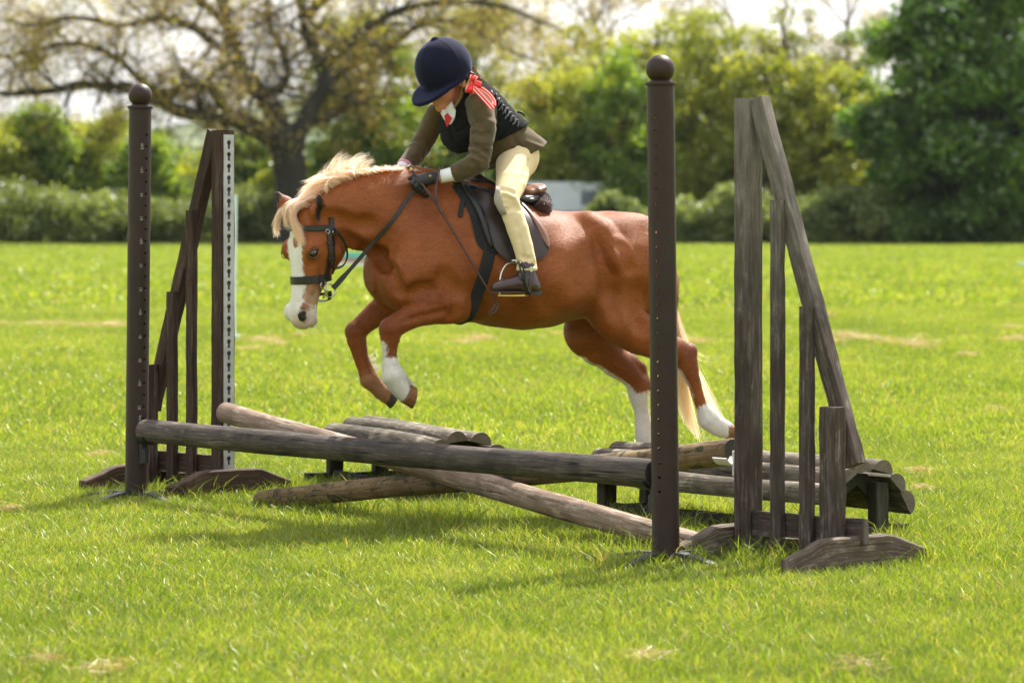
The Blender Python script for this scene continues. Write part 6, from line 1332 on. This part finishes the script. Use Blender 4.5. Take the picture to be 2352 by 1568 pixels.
mb = MB(); mb.tube(spath([L12(815, 690, .160), L12(835, 640, .161), L12(855, 690, .161), L12(840, 700, .161), L12(880, 660, .161)], 12), .0013, 5); mb.build('gold_emblem', brass, glv, True, base=RB)
fs = []
Fb = L1(1125, 215, -.115)
for i, t in enumerate(np.linspace(0, 1, 4)):
    o_ = np.array([.02-.022*t*.8, 0, .0-.012*i]); fs.append((Fb+o_+[.0, -.015, .01], Fb+o_+[.035, -.015, .0], Fb+o_+[.04, -.002, -.022], Fb+o_+[.02, .008, -.03], .009))
glove(None, [arm_f[4]+dirf*.035, Fb+[-.015, -.01, .005], Fb], -1, {'f': fs, 't': [Fb+[0, .012, .01], Fb+[.025, .02, .015], Fb+[.045, .018, .008]]})
for (p, d, l_, r_) in ((arm_n[4], nrm(L12(900, 745, .135)-arm_n[4]), .064, .0245), (arm_f[4], dirf, .03, .0255)):
    mb = MB(); mb.tube([p-d*.004, p+d*.006, p+d*.012], [.034, .0335, .028], 18); mb.build('shirt_cuff', pinkc, rider, True, base=RB)
    mb = MB(); mb.tube([p+d*.008, p+d*.010, p+d*(l_-.004), p+d*l_], [.024, r_+.004, r_+.001, r_-.002], 18); smooth_angle(mb.build('wrist_guard', whitec, rider, base=RB), 50)
# helmet
G3 = SDF(HC-.19, HC+.19, .0036); X, Y_, Z_ = G3.grid(); D = [X-HC[0], Y_-HC[1], Z_-HC[2]]; f_ = sum(D[i]*hf[i] for i in range(3)); l_ = sum(D[i]*hl[i] for i in range(3)); u_ = sum(D[i]*hu[i] for i in range(3))
def elld(a, b, c, f0=0, u0=0): k0 = np.sqrt(((f_-f0)/a)**2+(l_/b)**2+((u_-u0)/c)**2); k1 = np.sqrt(((f_-f0)/a**2)**2+(l_/b**2)**2+((u_-u0)/c**2)**2)+1e-6; return k0*(k0-1)/k1
dome = elld(.122, .104, .118, -.008, .0); dome -= .0012*(np.exp(-(l_/.0035)**2)+np.exp(-((f_+.005)/.0035)**2)); rim = -.052-.10*(f_+.0)+.0*l_; rim = -.060-.13*f_; shell = np.maximum(dome, rim-u_); shell = np.maximum(shell, -elld(.112, .094, .110, -.008, 0))
vr = np.sqrt(((f_-.03)/.142)**2+(l_/.104)**2); vz = -.054-.13*f_-.20*np.maximum(f_-.07, 0); vis = np.maximum(np.maximum((vr-1)*.10, np.abs(u_-vz)-.0075), -.03-f_); vis = np.maximum(vis, -elld(.112, .094, .110, -.008, 0)); k_ = .014; h_ = np.maximum(k_-np.abs(shell-vis), 0)/k_; G3.F = (np.minimum(shell, vis)-h_*h_*k_*.25).astype(np.float32)
G3.ell(RH(-.005, 0, .118), (.016, .016, .009), .006, HM); del X, Y_, Z_, D, f_, l_, u_, dome, shell, vis
V, F = G3.mesh(); helmet = mesh_obj('helmet', V, F, velvet, rider, base=RB)
strap('chin_strap', spath([RH(-.03, .085, -.04), RH(-.012, .080, -.085), RH(.004, .066, -.125), RH(.035, .045, -.158), RH(.052, 0, -.168), RH(.035, -.045, -.158), RH(.004, -.066, -.125), RH(-.03, -.085, -.04)], 30), [p-RH(.0, 0, -.08) for p in spath([RH(-.03, .085, -.04), RH(-.012, .080, -.085), RH(.004, .066, -.125), RH(.035, .045, -.158), RH(.052, 0, -.168), RH(.035, -.045, -.158), RH(.004, -.066, -.125), RH(-.03, -.085, -.04)], 30)], .017, .0025, tanst, helmet, RB)
strap('harness_strap', spath([RH(-.075, .074, -.045), RH(-.05, .076, -.08), RH(-.012, .081, -.095)], 10), [hl]*10, .016, .0025, tanst, helmet, RB)
mb = MB(); mb.box(RH(-.010, .085, -.10), (hu, hf, hl), (.012, .008, .004), .4); mb.build('chin_strap_buckle', blk, helmet, base=RB)
# hair and bow
C = []; Rr = []
hb_ = RH(-.085, .045, -.075)
for i in range(700):
    r0 = RH(-.07+hr.normal(0, .012), .05+hr.normal(0, .015), -.05+hr.normal(0, .01)); e = hb_+np.array([-.05, .02, -.06])*hr.uniform(.3, 1.1)+hr.normal(0, .014, 3); C.append((r0, r0+[-.02, .02, -.015]+hr.normal(0, .008, 3), e+[0, .012, .02]+hr.normal(0, .01, 3), e)); Rr.append(.0011)
strands('hair', C, Rr, hairb, rider, RB, 9, n=7)
bc = L2(712, 455, .135)
bow = empty('hair_bow', tuple(bc-RB)); bow.parent = rider
def loop(name, c, d1, d2, L_, W_, thick, seed):
    """one puffed loop of ribbon"""
    a = np.linspace(0, 2*np.pi, 22); d3 = np.cross(d1, d2); r = np.random.default_rng(seed)
    for (w0, w1, m_) in ((-1, -.84, satin), (-.84, -.72, creamr), (-.72, .72, satin), (.72, .84, creamr), (.84, 1, satin)):
        rg = []
        for q in a:
            x = L_*(1-math.cos(q))/2; y = thick*math.sin(q)*(.4+.6*(1-math.cos(q))/2); k = .22+.78*math.sin(min(1, x/L_*1.15)*np.pi/2); rg.append([c+d1*x+d3*(y+.004*math.sin(3*q+seed)*x/L_)+d2*W_*k*ww for ww in (w0, (w0+w1)/2, w1)])
        mb = MB(); mb.loft(rg, closed=False, caps=False); o = mesh_obj('ribbon_loop', np.concatenate(mb.v), mb.f, m_, bow, True, base=bc); md = o.modifiers.new('t', 'SOLIDIFY'); md.thickness = .0012
im = lambda x, y, z=0.: nrm(np.array([-x*cT, x*sT*1.0, -y])+np.array([0, z, 0]))   # picture directions in pony axes
loop('a', bc, im(-.35, .95, .35), im(.95, .3, .1), .042, .019, .017, 1); loop('b', bc, im(.9, .35, .3), im(-.3, .95, .1), .038, .018, .016, 2); loop('c', bc, im(.25, -.95, .2), im(.95, .25, .1), .030, .016, .014, 3)
mb = MB(); mb.tube([bc-im(.3, .9)*.007, bc, bc+im(.3, .9)*.007], [.006, .009, .006], 10); mb.build('bow_knot', satin, bow, True, base=bc)
mb = MB(); torus(mb, bc+[0, .010, 0], im(1, .2), im(-.2, 1), .006, .0012, n=16, k=5); mb.build('silver_pin', steel, bow, True, base=bc)
for j, (pts, w_) in enumerate((([(735, 500), (790, 560), (850, 625), (900, 685)], .022), ([(790, 500), (860, 550), (905, 610), (910, 655)], .018))):
    P = spath([L2(x, y, .17+.014*i-.02*j) for i, (x, y) in enumerate(pts)], 14)
    for (w0, w1, m_) in ((-.5, -.36, satin), (-.36, -.2, creamr), (-.2, .2, satin), (.2, .36, creamr), (.36, .5, satin)):
        rg = []
        for i in range(14): t = nrm(np.gradient(P, axis=0)[i]); wd = nrm(np.cross(t, (0, 1, .2))); rg.append([P[i]+wd*w_*w0, P[i]+wd*w_*w1])
        mb = MB(); mb.loft(rg, closed=False, caps=False); o = mesh_obj('ribbon_tail', np.concatenate(mb.v), mb.f, m_, bow, True, base=bc); md = o.modifiers.new('t', 'SOLIDIFY'); md.thickness = .001
mb = MB(); 

# ================================================================ the whip
WB = Lp(*Z3(560, 1500), .30); whip = pthing('riding_whip', 'brown riding whip with gold banded handle held in the gloved hand', 'whip', WB)
k0, k1 = L12(270, 425, .118), L12(1060, 1500, .185); k2 = L3(590, 1395, .305); brw = plain('brown_plaited_leather', (.055, .022, .018), .4, .3, 60, .4, .001)
sp_ = clear(np.concatenate([np.linspace(k0, k1, 14), np.linspace(k1, k2, 20)[1:]]), 1, .008); mb = MB(); mb.tube(sp_, np.interp(np.linspace(0, 1, len(sp_)), [0, .4, .43, .46, 1], [.0055, .0052, .0075, .0045, .0034]), 9); mb.build('shaft', brw, whip, True, base=WB)
dk = nrm(sp_[0]-sp_[3]); mb = MB(); mb.tube([sp_[0]-dk*.002, sp_[0]+dk*.002, sp_[0]+dk*.005, sp_[0]+dk*.007], [.006, .0135, .0135, .009], 16); smooth_angle(mb.build('pommel_cap', steel, whip, base=WB), 40)
mb = MB(); mb.tube([sp_[0]-dk*.004, sp_[0]-dk*.016], .0066, 12); mb.build('gold_band', brass, whip, True, base=WB)
lp = spath([L12(1060, 1490, .188), L12(1020, 1250, .188), L12(1010, 1000, .178), L12(1060, 720, .176), L12(1120, 430, .160), L12(1190, 420, .13)], 24); strap('wrist_loop', lp, [(0, 1, .2)]*24, .0085, .0025, brw, whip, WB)
lp = spath([L3(590, 1390, .305), L3(612, 1430, .305), L3(600, 1470, .306), L3(555, 1510, .306), L3(535, 1500, .306), L3(565, 1470, .308), L3(585, 1420, .307)], 24); strap('keeper_loop', lp, [(0, 1, .0)]*24, .008, .003, brw, whip, WB)
